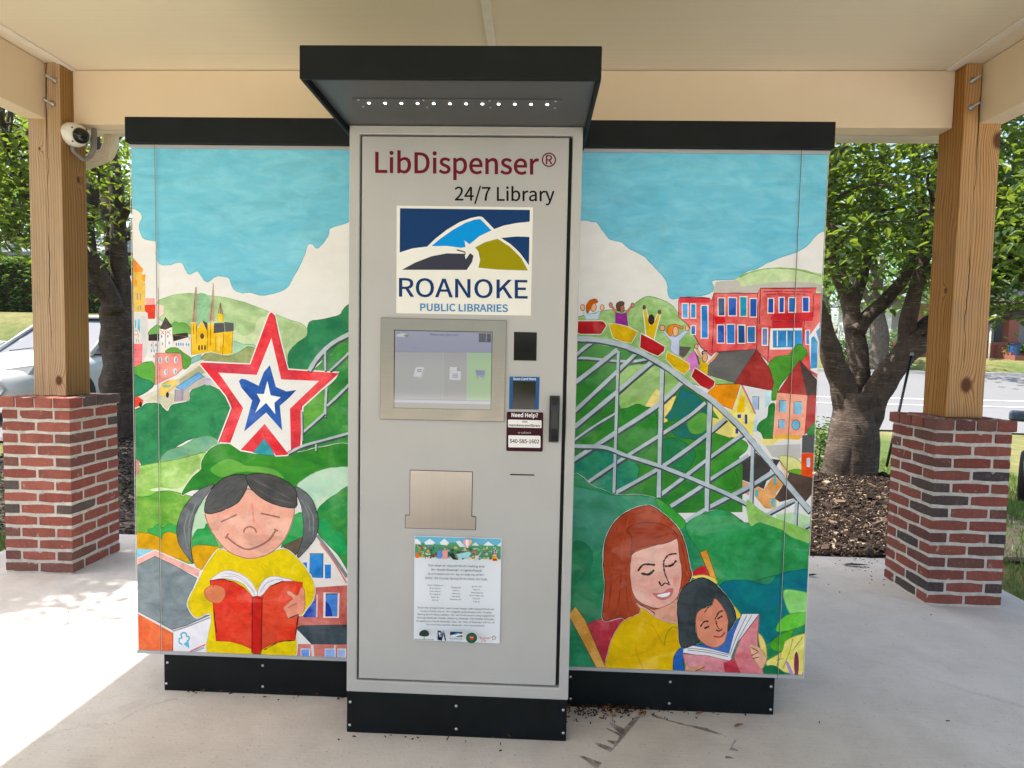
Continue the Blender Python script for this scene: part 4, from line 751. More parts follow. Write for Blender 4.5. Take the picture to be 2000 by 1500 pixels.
P(F_, '380,450 450,415 530,408 537,440 470,502 390,572 350,522', '#edc35c', '#f0d080'); P(F_, '385,460 480,455 470,480 400,490', '#8fb59a'); m.line(F_, '385,450 450,415', 4, DK); m.line(F_, '440,530 520,460', 4, '#c08030'); m.oval(F_, 437, 557, 14, 28, '#2c2a2a')
fin('painted_taxi', PL)
P(F_, '520,482 745,335 802,382 740,402 600,515', '#5f9fd0', '#7ab0da', e=EW); P(F_, '508,502 600,516 592,612 508,622', '#9c92a6', '#b0a8b5'); P(F_, '600,512 745,402 802,400 802,455 650,512 650,615 595,615', '#b7aca7'); m.line(F_, '512,510 508,618', 4, DK); m.line(F_, '580,520 580,612', 4, DK); P(F_, '805,390 862,402 862,460 810,462', '#8f8fd0', '#c9c4dc')
fin('painted_shed', PL)
P(F_, '90,580 155,575 200,612 190,652 90,690', '#e0503f', '#e86a50'); m.oval(F_, 174, 650, 15, 25, '#2c2a2a'); fin('painted_red_car', PL)
P(F_, '90,1160 165,1200 160,1332 90,1340', '#d98a80', '#b9a090'); fin('painted_gable', PL)
# star
P(A, '990,443 1010,460 1045,620 1100,825 1440,848 1350,930 1195,1070 1182,1352 1090,1392 1020,1397 940,1285 870,1374 788,1359 715,1312 638,1307 725,1080 690,1000 513,785 530,777 850,790 975,455', '#de3a42', '#e4525a', halo=.010)
P(A, '560,800 640,845 890,858 850,792 530,778', '#c8404f', '#d85866'); P(A, '990,615 1055,890 1307,900 1113,1085 1120,1357 1092,1372 945,1185 785,1359 717,1312 802,1080 638,845 892,860', '#ebeae8', '#e4e3e0')
P(A, '980,795 1020,940 1090,970 1157,960 1110,1010 1046,1065 1062,1230 955,1110 808,1237 862,1030 790,945 773,900 790,885 820,890 905,932 940,840', '#2854a2', '#3764b4'); P(A, '963,900 985,995 1052,1008 1010,1045 1016,1122 955,1045 882,1112 917,1030 893,985 940,987', '#ecebe9'); P(A, '940,1285 985,1340 1012,1397 930,1390 868,1377', '#3b95a0', '#57a8ac', e=EW)
m.line(A, '1100,830 1050,640 1012,465', 4, '#6f2530'); m.line(A, '690,1000 727,1080 640,1305', 4, '#2f4f48')
fin('painted_star', PL)
def rail(T, t, wpx, c='#aab7be', cb='#c3ccd2', off=3, sub=5):
    ox, oy, sc = T; m.line((ox + off * .5, oy + off, sc), t, wpx * 1.05, '#3b464b', '#4f5a5c', sub=sub); m.line(T, t, wpx * .86, c, cb, sub=sub)
for t, w_ in (('1240,832 1300,740 1400,645 1540,572', 30), ('1346,700 1348,830', 16), ('1378,832 1440,775 1540,680', 15), ('1356,942 1350,1040 1345,1140', 18), ('1360,1065 1430,1000 1540,890', 18), ('1195,1245 1270,1180 1345,1112', 16), ('1190,1095 1192,1200 1196,1300', 13), ('1100,1382 1200,1332 1350,1290 1540,1238', 18), ('1286,1322 1286,1365', 12)): rail(A, t, w_)
fin('painted_coaster', PL)
# girl
G1, G2 = '#4b5053', '#73787a'
S(B, '1140,315 1200,345 1260,410 1290,500 1298,580 1280,660 1230,730 1150,807 1187,680 1197,580 1182,450 1152,370', '#55595c', G2, ecol='#2c2f31'); S(B, '590,298 520,320 450,370 380,460 340,560 335,650 360,730 420,810 445,832 430,740 435,620 460,500 510,410 560,340', G1, G2, ecol='#2c2f31')
for t in ('1180,400 1230,500 1240,620', '1210,420 1262,520 1262,640', '420,480 385,600 410,740', '470,420 420,560 420,700'): m.line(B, t, 8, '#8b9093', '#7a7f82', wvar=.5)
S(B, '600,762 640,745 760,782 900,792 1060,740 1160,812 1230,900 1272,1000 1256,1090 1212,1150 1182,1192 1122,1190 1112,1500 572,1500 570,1192 470,1207 420,1150 413,1090 470,980 530,860', '#ead51f', '#e6c92e', e=.002, ecol='#c9b020', halo=.008)
S(B, '528,480 600,420 700,420 820,330 940,410 1050,450 1132,450 1117,560 1062,680 982,760 880,800 780,797 680,752 598,660 548,570', '#f2c0ac', '#ebab98', e=.004, ecol='#ad7d70')
S(B, '523,482 540,390 600,300 680,245 760,232 805,240 816,300 790,370 740,430 650,475 570,498', '#3b3d3d', '#585a59', ecol='#262626', e=.003); S(B, '808,240 880,225 980,235 1080,280 1140,330 1152,390 1142,457 1050,450 940,410 860,350 820,300', '#575757', '#434343', ecol='#2a2a2a', e=.003)
for t in ('560,450 640,380 760,290', '580,470 680,430 780,340', '860,270 960,320 1110,400', '880,330 980,390 1120,430', '620,330 690,280 770,260'): m.line(B, t, 9, '#6d6f6e', '#4b4d4d', wvar=.5)
for t, w_ in (('635,555 690,530 742,506', 11), ('905,497 970,510 1036,526', 11), ('790,628 798,602 830,588 862,600 877,628', 10), ('668,652 740,710 810,742 880,726 960,680 1000,625 1010,610', 12), ('664,668 686,634', 10), ('998,604 1022,618', 12)): m.line(B, t, w_, '#a5766a', '#9a6a60')
m.line(B, '820,430 815,520 820,570', 14, '#f3c9b8', '#eab3a0', wvar=.4); m.line(B, '845,430 860,560', 10, '#e39a8a', wvar=.4)
S(B, '560,957 610,910 680,885 760,905 830,950 870,1010 892,1062 850,1062 800,990 730,955 650,940', '#f0edec', '#e4e2e6', ecol='#b5a5a0'); S(B, '888,1062 890,1010 930,950 990,925 1060,935 1132,957 1050,965 980,990 930,1042', '#f0edec', '#e2e0e6', ecol='#b5a5a0')
for t in ('640,930 740,930 830,1000 868,1055', '660,905 770,930 860,1030', '910,1030 960,960 1060,945', '900,1040 930,985 1000,950'): m.line(B, t, 4, '#b9b9c4')
P(B, '560,962 600,948 640,945 720,962 790,1002 847,1062 846,1425 780,1392 700,1370 603,1366 590,1240 580,1110', '#dc3a33', '#e4533f', e=EW); P(B, '913,1062 970,990 1060,960 1130,958 1192,966 1180,1080 1160,1220 1140,1362 1050,1366 970,1392 913,1428', '#d73d2e', '#e25a42', e=EW); P(B, '850,1067 880,1060 916,1067 908,1442 880,1458 845,1442', '#d3372f', '#c92f2a', e=.003, ecol='#5a1a1a')
for t in ('586,1150 595,1240 606,1312', '1160,1200 1140,1330', '1137,1362 1050,1370 1000,1387 930,1427', '560,957 640,943 705,964', '850,1070 845,1400', '840,1445 880,1462 910,1448', '980,990 1060,956'): m.line(B, t, 6, '#3a2024', wvar=.5)
S(B, '520,1030 545,1000 575,985 580,995 600,985 655,1010 662,1060 630,1102 590,1106 540,1082', '#ea946f', '#e58660', ecol='#c9704f'); S(B, '1085,1025 1110,1030 1140,1050 1160,1052 1168,1030 1180,1000 1200,1010 1207,1080 1202,1150 1150,1192 1095,1212 1073,1165 1060,1140 1095,1105 1125,1075 1090,1050', '#e7957e', '#ea9f88', ecol='#b9685a'); m.line(B, '1090,1140 1150,1110', 6, '#b9685a'); m.line(B, '1100,1210 1160,1185', 7, '#4a2a24')
fin('painted_girl_reading', PL)
# -- right panel
m = Print(KD, (HW + .001, pz0 + .0118, 1.2642, 2.0545))
m.poly(T0, '1080,260 1660,260 1660,1360 1080,1360', '#e8e7e5', '#e2e1de'); fin('painted_paper', PR)
S(T0, '1060,230 1700,230 1700,440 1617,450 1595,459 1577,479 1554,493 1532,500 1500,513 1480,524 1460,530 1447,538 1432,546 1392,548 1394,563 1380,575 1325,583 1312,584 1305,575 1303,554 1294,538 1277,520 1257,500 1230,486 1212,472 1190,466 1167,436 1156,433 1136,430 1060,425', '#86c9dd', '#70bbd6', e=.003, ecol='#66b0c4')
fin('painted_sky', PR)
S(Cc, '1050,95 1150,42 1270,14 1400,14 1500,30 1680,75 1680,200 1100,150', '#bfd6a3', '#cadcb0', ecol='#a5c088'); m.line(Cc, '1090,70 1150,42 1270,15 1400,15 1500,30 1610,62', 9, '#8cb46a', wvar=.5)
P(Cc, '918,165 940,100 1010,92 1080,90 1102,130 1250,112 1400,95 1560,105 1680,140 1680,190 1580,155 1220,150 1200,170', '#b9b5ae', '#c6c2bc'); 
S(Cc, '20,345 200,290 290,275 380,280 420,240 480,200 520,192 600,215 660,250 700,300 760,370 810,440 832,490 800,540 900,640 1060,745 900,780 20,470', '#7fb05f', '#abca8f'); fin('painted_hills', PR)
P(L_, '98,505 100,300 120,262 490,274 515,300 543,208 1095,213 1130,148 1838,143 1822,218 1990,213 1990,1400 1860,1290 1650,1100 1300,1150 1070,920 560,952 510,1005 380,892 300,752 220,612 110,522', '#d8434b', '#e87f7a', e=.0025, ecol='#5a2428')
P(L_, '1250,525 1300,472 1790,450 1790,560 1280,560', '#cf2f35', '#d8424a'); P(L_, '1275,572 1665,572 1660,650 1280,662', '#d03a40'); P(L_, '545,500 680,510 690,580 560,600', '#cf2f33'); P(L_, '100,268 490,278 490,330 110,335', '#d4434f')
for x0, y0, x1, y1, c in ((150, 345, 215, 520, '#5798d0'), (257, 350, 310, 520, '#3f82c4'), (388, 370, 465, 770, '#2f72b8'), (260, 625, 308, 725, '#2f68b0'), (602, 275, 676, 490, '#2b4b70'), (732, 270, 822, 490, '#2552a4'), (876, 258, 954, 496, '#2f8aa8'), (1004, 282, 1080, 506, '#2750a0'), (592, 616, 670, 834, '#2450a6'), (712, 608, 800, 840, '#3276c0'), (850, 616, 930, 836, '#255190'), (972, 636, 1058, 826, '#3272aa'), (1230, 280, 1294, 456, '#2a52a8'), (1368, 268, 1424, 450, '#2a52a8'), (1492, 270, 1568, 446, '#326cb8'), (1666, 265, 1738, 440, '#2c56b0'), (1156, 656, 1217, 862, '#7a86b8'), (1706, 682, 1745, 850, '#6180c0')): m.rect_(L_, x0, y0, x1, y1, c, shade(lin(c), 1.35), frame=11)
P(L_, '1255,655 1655,648 1640,920 1245,920', '#e9e2de'); m.rect_(L_, 1275, 680, 1640, 885, '#2f87d0', '#4b9ad8')
for x in (1343, 1462, 1555): m.line(L_, '%d,690 %d,880' % (x, x), 12, '#e6ecf0')
P(L_, '1990,430 1870,580 1740,760 1762,1180 1850,1230 1990,1100', '#e3e6e8'); P(L_, '1770,775 1815,740 1850,800 1845,1150 1760,1162', '#3f8cc8', '#63a8d8'); P(L_, '1830,690 1990,540 1990,1120 1868,1140 1868,830', '#3a80c0', '#58a0d4'); m.line(L_, '1810,745 1900,880', 16, '#e8ebed')
for t in ('543,212 540,560 520,960', '1095,205 1090,560 1082,912', '1132,150 1115,600', '1132,148 1500,152 1836,144', '548,212 820,208 1095,214', '110,264 300,258 490,272', '1240,700 1222,1100', '1282,566 1480,570 1668,564', '1682,555 1660,880', '1800,230 1790,510', '1170,190 1400,186', '1432,188 1780,196', '1200,232 1330,224', '1345,222 1700,222', '100,300 98,500'): m.line(L_, t, 7, '#5a2026', wvar=.45)
fin('painted_red_building', PR)
S(J_, '625,150 660,90 720,65 800,50 850,-20 900,-25 945,40 900,100 720,310 705,400 655,422 660,330 640,210', '#4a8f35', '#5a9d42'); P(J_, '120,175 210,35 530,10 352,282 130,215', '#595858', '#6e6c6a', e=EW); P(J_, '532,12 640,170 672,280 660,347 350,287', '#96302f', '#a33c38', e=EW); P(J_, '455,335 652,342 652,440 592,600 500,690 480,480', '#e6e6e4', '#d9dde0'); P(J_, '605,360 652,350 647,440 600,490', '#bfe0e6'); m.rect_(J_, 497, 396, 550, 500, '#a9c0de', '#bccfe6'); m.line(J_, '497,396 550,394 548,500', 5, '#3a3f50', smooth=False); m.rect_(J_, 490, 575, 537, 680, '#b5d0e6')
P(J_, '340,505 415,305 520,530 500,720 330,730 100,620 160,470', '#efdf7a', '#f2e694'); P(J_, '130,370 200,295 400,290 340,502 200,445', '#e58a22', '#ea9a38', e=EW); P(J_, '398,385 435,400 432,520 368,522', '#e8bd2a'); m.line(J_, '412,300 470,420 522,535', 13, '#cf8a86'); m.line(J_, '200,295 400,290 412,300', 6, DK); m.line(J_, '400,320 340,500', 8, '#e9dfd0')
for r_ in ((376, 540, 405, 568), (435, 540, 456, 615), (360, 655, 382, 696)): m.rect_(J_, *r_, '#2f3f88')
S(J_, '535,660 560,600 620,560 632,470 680,455 672,580 662,732 590,737 570,690', '#2f7a35', '#3a863e'); P(J_, '698,365 942,380 932,702 880,742 663,727', '#ee9a7c', '#f3b6a0'); P(J_, '945,380 1060,365 1060,560 940,690 920,702', '#a83a38', '#b34643'); P(J_, '882,97 942,382 703,362', '#a33433', '#b04540', e=EW); P(J_, '885,93 1060,300 1060,372 942,387 900,200', '#463b38', '#554946')
for r_ in ((716, 426, 774, 522), (836, 436, 899, 538), (712, 582, 760, 652)): m.rect_(J_, *r_, '#6bb2d6', '#9cc8e0'); m.line(J_, '%d,%d %d,%d %d,%d' % (r_[0], r_[3], r_[0], r_[1], r_[2], r_[1]), 5, '#3f4a58', smooth=False)
m.oval(J_, 851, 625, 33, 42, '#5aaad2', '#8cc4de', edge=.002, ecol='#3f4a58'); P(J_, '670,715 770,700 890,718 880,745 665,735', '#edb04a'); S(J_, '940,690 1060,560 1060,720', '#3a8a40'); P(J_, '600,792 890,780 892,890 830,922 660,882', '#cbcac6', '#bfbeba'); P(J_, '500,690 560,740 770,735 640,790 600,790', '#e8d98a'); S(J_, '715,882 800,880 885,920 897,990 800,1012 740,955', '#d5d57f', '#dddc98'); S(J_, '785,1002 850,985 905,1000 895,1040 810,1025', '#6fa83f')
P(J_, '905,710 1060,695 1060,850 898,852', '#4a4b4d', '#5c5d5f'); P(J_, '898,855 1060,850 1060,1080 893,1042', '#e24a25', '#e85f38'); m.rect_(J_, 940, 892, 970, 970, '#c9d0e0'); m.line(J_, '940,892 970,890 970,970 938,970', 4, DK, smooth=False)
P(J_, '370,1060 470,1100 470,1200 400,1160', '#edb491'); P(J_, '590,1152 680,1020 760,1092 692,1180 692,1312 600,1302 515,1200 515,1115', '#e8a04f', '#ecb688'); P(J_, '338,1042 430,900 530,850 652,962 590,1147 470,1092', '#3a3735', '#4c4845'); P(J_, '655,900 722,910 690,965', '#3f3a38'); P(J_, '718,930 805,1030 770,1055', '#f0c8a5'); m.line(J_, '718,915 800,1025', 5, DK)
for r_ in ((670, 1040, 690, 1115), (650, 1220, 680, 1290), (520, 1150, 545, 1210)): m.rect_(J_, *r_, '#5fb5b8')
P(J_, '700,1255 845,1225 860,1360 700,1360', '#e4e2df'); P(J_, '678,1222 780,1060 800,1008 1060,1075 1060,1100 900,1285 830,1222 720,1252', '#4f4038', '#5d4d44'); P(J_, '900,1285 1060,1095 1060,1400 960,1372', '#e2dfdb'); P(J_, '690,1352 850,1332 960,1372 1060,1380 1060,1470 860,1492 700,1432', '#b5d8a5', '#c6e0b8'); fin('painted_houses', PR)
P(K_, '20,20 700,130 950,350 1150,480 1300,700 1420,900 1500,1100 1500,1500 20,1520', '#4a8f3a', '#317b36'); 
S(K_, '440,300 600,230 760,240 880,300 980,360 900,480 760,560 660,600 560,580 450,600', '#b5d197', '#8fbd6a'); P(K_, '660,590 700,520 760,440 860,520 930,500 890,600 850,720 800,742 770,600', '#ecd57a', '#f0de96'); P(K_, '980,420 1010,455 1090,480 1150,540 1260,700 1150,880 980,862 930,850 880,800 880,760 930,720 870,705 830,690 900,600 940,520', '#2f7d42', '#256a80', e=EW); S(K_, '1020,690 1120,640 1200,680 1180,800 1060,820', '#7abb55', '#4f9a4a')
S(K_, '430,720 450,620 530,600 590,570 660,590 750,640 765,800 700,950 600,1000 440,960', '#2f7d2f', '#3c8a3a'); S(K_, '20,1100 120,1020 210,970 400,1000 600,1100 560,1250 380,1330 200,1300 20,1280', '#2a7d6a', '#3f9266'); S(K_, '810,900 900,860 1000,900 1100,1000 1000,1150 830,1080', '#2f7d45', '#2a7a58')
S(J_, '150,700 200,685 280,700 310,720 440,760 450,830 350,930 380,1060 370,1120 300,1150 150,1080', '#3d8a33', '#57a048'); P(J_, '165,560 290,600 330,640 320,730 200,690 160,640', '#efe08c'); fin('painted_trees', PR)
for T, t, w_ in ((Cc, '30,585 120,585 300,602 420,604 500,590', 18), (Cc, '30,585 90,530 155,482', 22), (Cc, '40,742 180,635 312,528', 28), (Cc, '40,922 230,745 430,555', 26), (Cc, '40,1022 290,815 540,600', 30), (Cc, '30,1112 160,1020 310,930', 14), (Cc, '20,1240 300,1060 560,890 722,740', 30), (Cc, '105,1387 330,1235 560,1090 760,960 872,868', 24), (Cc, '300,1442 600,1272 870,1080 1002,968', 25), (Cc, '590,1452 740,1340 870,1240 1110,1068', 25), (D, '655,402 760,335 855,272', 26), (D, '745,495 900,402 1140,278 1285,188', 28), (D, '890,242 1010,165 1130,90', 22), (D, '1140,512 1280,430 1412,362', 20), (D, '1420,568 1540,490', 15), (Cc, '318,540 305,950 290,1442', 19), (Cc, '597,650 583,1100 575,1472', 28), (Cc, '902,850 888,1200 880,1560', 30), (D, '1155,30 1148,280 1140,512', 23), (D, '1422,370 1416,480 1410,592', 20), (D, '20,28 75,35 250,42 380,90 600,160 850,260 1050,350 1250,462 1330,520 1450,590', 25), (Cc, '20,462 150,465 300,490 420,530 520,580 650,660 780,760 900,840 1000,930 1100,1030 1200,1150 1300,1270 1380,1370 1540,1560', 36)): rail(T, t, w_)
fin('painted_coaster', PR)
RC, RC2, YC, YC2 = '#9c1c22', '#b02a2e', '#c9a227', '#dcb838'
def cir(cx, cy, rx, ry, c, e='#5a3a30'): m.oval(I_, cx, cy, rx, ry, c, edge=.0018, ecol=e)
P(I_, '240,345 285,400 400,392 445,352 470,370 430,482 262,482 205,360', '#d5e2ea', '#c6d8e4', e=.0016, ecol='#8aa5b8'); cir(208, 305, 32, 46, '#e8b090'); cir(495, 305, 30, 42, '#e8b090'); cir(368, 300, 42, 66, '#eab092'); S(I_, '285,390 268,370 262,280 310,205 380,180 420,195 425,232 370,245 345,270 320,330', '#c8682a', '#b5581f')
m.line(I_, '622,270 660,320 705,385', 40, '#b5776c', '#c08478'); m.line(I_, '942,272 900,320 858,385', 36, '#b5776c', '#c08478'); cir(622, 268, 26, 38, '#b98074'); cir(940, 272, 26, 36, '#b98074'); P(I_, '690,380 780,400 850,378 872,582 690,548', '#842a88', '#963a98', e=.0016); cir(785, 318, 36, 60, '#9c6a5c'); S(I_, '700,300 708,245 760,215 812,230 815,262 770,285 755,310 762,350 725,355', '#4a342c', '#5c4438')
P(I_, '1100,345 1138,335 1185,560 1245,550 1310,400 1342,412 1250,772 1140,705', '#e0c020', '#d6b41c', halo=.006); cir(1110, 302, 20, 32, '#5a4034'); cir(1335, 370, 22, 28, '#6a4c3c'); cir(1215, 482, 44, 74, '#3a2c24', '#241a16')
P(I_, '1400,635 1480,720 1560,742 1640,690 1735,618 1765,642 1625,790 1618,1015 1495,935 1502,790 1395,672', '#b9c3e0', '#ccd2ea', e=.0018, ecol='#7f95b8'); cir(1375, 604, 36, 40, '#e8a888'); cir(1740, 610, 28, 36, '#e8a888'); S(I_, '1440,650 1465,580 1540,552 1600,560 1680,590 1670,622 1600,600 1540,610 1520,700 1480,715', '#c97a1c', '#d88a2c'); cir(1570, 652, 40, 72, '#eaa888')
P(I_, '1630,872 1802,885 1720,1010 1680,1042 1625,1002', '#55504c', '#625c57'); P(I_, '1830,938 1900,1050 1922,1152 1780,1258 1715,1062', '#cf6fbf', '#d888ca'); P(I_, '1845,935 1900,1020 1925,1130 1905,1140 1880,1040', '#5f4a58')
P(L_, '385,1005 400,1080 472,1100 462,1235 355,1195', '#e8c922', '#ddb81c', e=.0016); m.line(L_, '322,890 345,950 375,1015', 30, '#eaa884'); m.line(L_, '590,960 530,1040 468,1092', 28, '#eaa884'); m.oval(L_, 430, 1018, 33, 58, '#eaa884', edge=.0018, ecol='#4a3028'); m.line(L_, '395,985 405,945 460,938', 16, '#4a3028'); m.oval(L_, 322, 880, 24, 30, '#eaa884', edge=.0018, ecol='#5a3a30')
P(I_, '60,505 500,505 530,530 556,570 520,630 480,692 180,692 60,640', RC, RC2, halo=.005); P(I_, '600,540 720,550 880,590 1018,662 970,740 920,824 780,800 660,752 620,640', YC, YC2, halo=.004); P(I_, '1065,690 1240,780 1412,882 1400,942 1312,1014 1180,960 1048,888', RC, RC2, halo=.005); P(I_, '1450,950 1620,1040 1772,1132 1775,1200 1700,1282 1560,1200 1428,1062', YC, YC2, halo=.004); P(Cc, '805,648 870,690 932,732 925,760 897,787 840,760 783,702', RC, RC2, halo=.005)
fin('painted_riders', PR)
# reading pair
S(D, '20,292 200,290 320,330 450,332 560,352 650,425 740,502 820,470 900,430 1000,430 1090,490 1140,520 1200,500 1330,542 1400,592 1560,640 1560,1500 20,1500', '#2c8052', '#3d9168', halo=.004); S(D, '20,300 300,335 560,352 500,420 300,520 200,700 20,620', '#5ca28b', '#42926d', e=0); S(D, '560,362 620,380 742,492 720,545 660,505', '#3f9a3f', '#4aa348')
S(D, '745,522 900,432 1000,430 1100,500 1200,500 1330,545 1560,670 1560,800 1300,822 1150,862 960,885 850,705', '#2c8a45', '#429c62'); S(D, '955,885 1100,850 1250,882 1330,812 1560,790 1560,930 1340,932 1402,1052 1200,1260 1050,1055', '#1f6f86', '#1f7b78'); S(D, '1120,362 1240,450 1560,575 1560,640 1400,592 1330,545 1200,500 1140,517', '#8cc060', '#a4ce80', e=0); S(D, '60,620 180,680 160,900 240,1080 140,1120 20,900', '#3a8a5c', '#2f7d58', e=0)
S(D, '1340,932 1400,910 1560,960 1560,1050 1400,1072', '#8cd070', '#a0d98a'); S(D, '1298,1162 1340,1080 1440,1050 1560,1075 1400,1152', '#5fbf3a', '#74c850'); S(D, '1262,1255 1300,1200 1402,1160 1330,1282', '#62b83f', '#52a838'); S(D, '1238,1352 1330,1290 1360,1220 1470,1178 1560,1180 1560,1420 1300,1402', '#e8dd6a', '#f0ea9a')
for t in ('1300,1380 1330,1300', '1340,1390 1380,1290', '1380,1290 1400,1210', '1400,1280 1460,1200', '1300,1340 1340,1330'): m.line(D, t, 5, '#b9a83a', wvar=.4)
S(D, '1228,1385 1290,1376 1362,1445 1215,1445', '#1f6f45'); P(D, '1350,1345 1372,1350 1412,1440 1390,1440', '#b58ac8'); m.oval(D, 1422, 1365, 15, 78, '#7a2a48', '#8f3a58'); P(D, '1450,1440 1475,1370 1540,1330 1480,1445', '#b070b8'); fin('painted_garden', PR)
S(D, '140,1132 280,1080 372,1090 312,1180 282,1262 277,1420 200,1255', '#b03540', '#bc4650'); P(D, '30,1062 75,1013 132,1092 270,1410 215,1410', '#e8b76e', '#dca050', e=.0025, ecol='#6a4a2a'); P(D, '833,682 875,668 932,832 937,862 900,842', '#c9923f', '#e8a54a', e=.0025, ecol='#6a4a2a'); S(D, '788,808 860,765 892,842 820,832', '#c02f38'); S(D, '770,832 850,820 920,840 935,872 840,850', '#e8d26a')
S(D, '243,1092 255,900 245,760 260,600 320,490 400,430 480,402 540,400 600,440 670,500 720,570 750,660 770,760 782,832 740,900 702,972 660,975 442,1105 350,1080', '#b5543a', '#a0442c', e=.003, ecol='#4a1a14', halo=.006)
for t in ('330,520 300,700 290,900 270,1060', '400,470 360,640 350,860 330,1060', '440,450 540,430 620,480', '420,520 520,500 620,520', '720,620 745,740 760,830', '380,760 385,900 400,1080'): m.line(D, t, 9, '#8a3020', '#b5583c', wvar=.5)
S(D, '440,985 560,1035 690,965 702,1125 640,1112 540,1085', '#ebb69c', '#e4a58c'); S(D, '413,720 440,680 560,640 640,610 692,592 707,700 722,780 717,870 692,962 620,1012 560,1022 480,992 430,942 408,830', '#f1c6b6', '#e9ab9c', ecol='#8a4a3a'); S(D, '412,700 418,600 390,540 480,500 600,510 680,560 695,592 620,628 520,640 440,665', '#aa4a30', '#963c26', e=.002, ecol='#4a1a14')
for t, w_ in (('455,798 490,757 560,760', 10), ('610,742 640,700 692,690', 10), ('475,810 520,817 555,790', 13), ('620,767 660,762 690,732', 13), ('612,745 618,805 645,872', 8), ('583,860 600,886 620,870 652,882', 9), ('440,985 540,1040 560,1060', 6)): m.line(D, t, w_, '#3a2422', wvar=.4)
m.poly(D, '545,932 600,930 640,905 672,905 655,952 610,974 570,960', '#bf686a', '#c97878', True); m.poly(D, '575,942 652,927 634,950 596,956', '#f0eaea', None, True); m.oval(D, 690, 855, 22, 40, '#e8a092', '#e9ab9c')
S(D, '290,1430 280,1270 320,1170 370,1100 460,1060 480,1020 560,1080 640,1112 690,1122 712,1200 722,1262 680,1332 680,1430', '#ecc63c', '#e0b22e', ecol='#b98a1f', halo=.004); m.line(D, '615,1252 630,1182 670,1135 705,1155', 8, '#a0a82a'); m.line(D, '540,1120 580,1190 612,1252', 6, '#cf9f20'); m.line(D, '440,1260 460,1330 490,1395', 6, '#d2a22a'); fin('painted_mother', PR)
S(D, '1030,1000 1080,1060 1060,1085', '#e8cf4a'); S(D, '1188,1180 1230,1230 1242,1332 1220,1342', '#e8d27a'); S(D, '680,1440 673,1332 720,1262 850,1240 1000,1160 1082,1078 1065,1160 1012,1312 750,1292 742,1440', '#2a5ca8', '#2f68b4', ecol='#1a2f58')
S(D, '715,1252 700,1100 698,990 730,900 800,850 860,838 920,870 980,930 1030,1000 1053,1070 1032,1130 990,1162 960,1000 900,1000 830,1050 800,1150 832,1222 780,1252', '#2b3335', '#464e51', e=.003, ecol='#141819', halo=.004); S(D, '808,1082 840,1030 900,1010 925,965 970,1010 1002,1080 1002,1150 982,1230 930,1262 870,1247 818,1192', '#e8a282', '#d9886e', ecol='#8a4a3a'); S(D, '798,1090 815,1030 840,1000 900,985 925,930 860,890 800,950', '#2b3335', '#3c4447', e=0)
for t, w_ in (('835,1137 860,1105 886,1104', 8), ('858,1147 890,1134', 9), ('925,1092 948,1050 972,1038', 8), ('940,1088 970,1070', 9), ('930,1098 938,1130 952,1152', 6), ('932,1155 948,1162 970,1150', 8), ('860,1050 890,1010', 5)): m.line(D, t, w_, '#3a2422', wvar=.4)
m.line(D, '918,1195 960,1197 986,1170', 9, '#a84a44'); P(D, '732,1272 790,1250 900,1270 1010,1300 1040,1180 1090,1058 1195,1058 1060,1235 1020,1345 900,1322 730,1295', '#edebeb', '#e4e2e4', e=.002, ecol='#5a5a60')
for t in ('760,1278 880,1292 1005,1318', '1015,1310 1060,1190 1120,1065', '1022,1325 1075,1200 1150,1065', '750,1265 880,1280 1010,1308'): m.line(D, t, 4, '#77777f')
P(D, '728,1302 880,1312 1022,1347 980,1360 1000,1440 760,1430', '#d88287', '#e19ea4', e=EW); P(D, '1195,1062 1183,1230 1225,1445 1090,1445 1040,1320 1082,1210', '#d8737b', '#e09496', e=EW); P(D, '975,1357 1037,1330 1095,1440 990,1440', '#b83a48', '#c44a56'); S(D, '1138,1245 1180,1255 1220,1290 1237,1340 1210,1392 1180,1362 1150,1312', '#f0bfa0', '#eab092'); S(D, '752,1350 772,1388 850,1368 862,1386 800,1415 745,1425', '#eab092', '#e5a283')
for t in ('1145,1262 1190,1285', '1148,1312 1190,1290', '1155,1330 1195,1320', '800,1410 860,1380'): m.line(D, t, 5, '#5a3028', wvar=.4)
fin('painted_child', PR)
# seams of the hinged edge strips
for x, p in ((fz(305, 290, KD)[0], PL), (fz(1562, 300, KD)[0], PR)):
    x = x if p is PL else fz(1540, 820, KD)[0]; obj('seam', MB().box((x - .0009, KD - .0078, pz0), (x + .0009, KD - .0066, pz1)), M['gap'], p); obj('seam_highlight', MB().box((x + .001, KD - .0078, pz0), (x + .0018, KD - .0066, pz1)), M['panelgrey'], p)  # pale strip beside each dark seam is a highlight drawn in colour
for x, p in ((-1.2595, PL), (1.2640, PR)): obj('edge_trim', MB().box((x, KD - .0078, pz0), (x + .0012, KD - .0066, pz1)), M['panelgrey'], p)

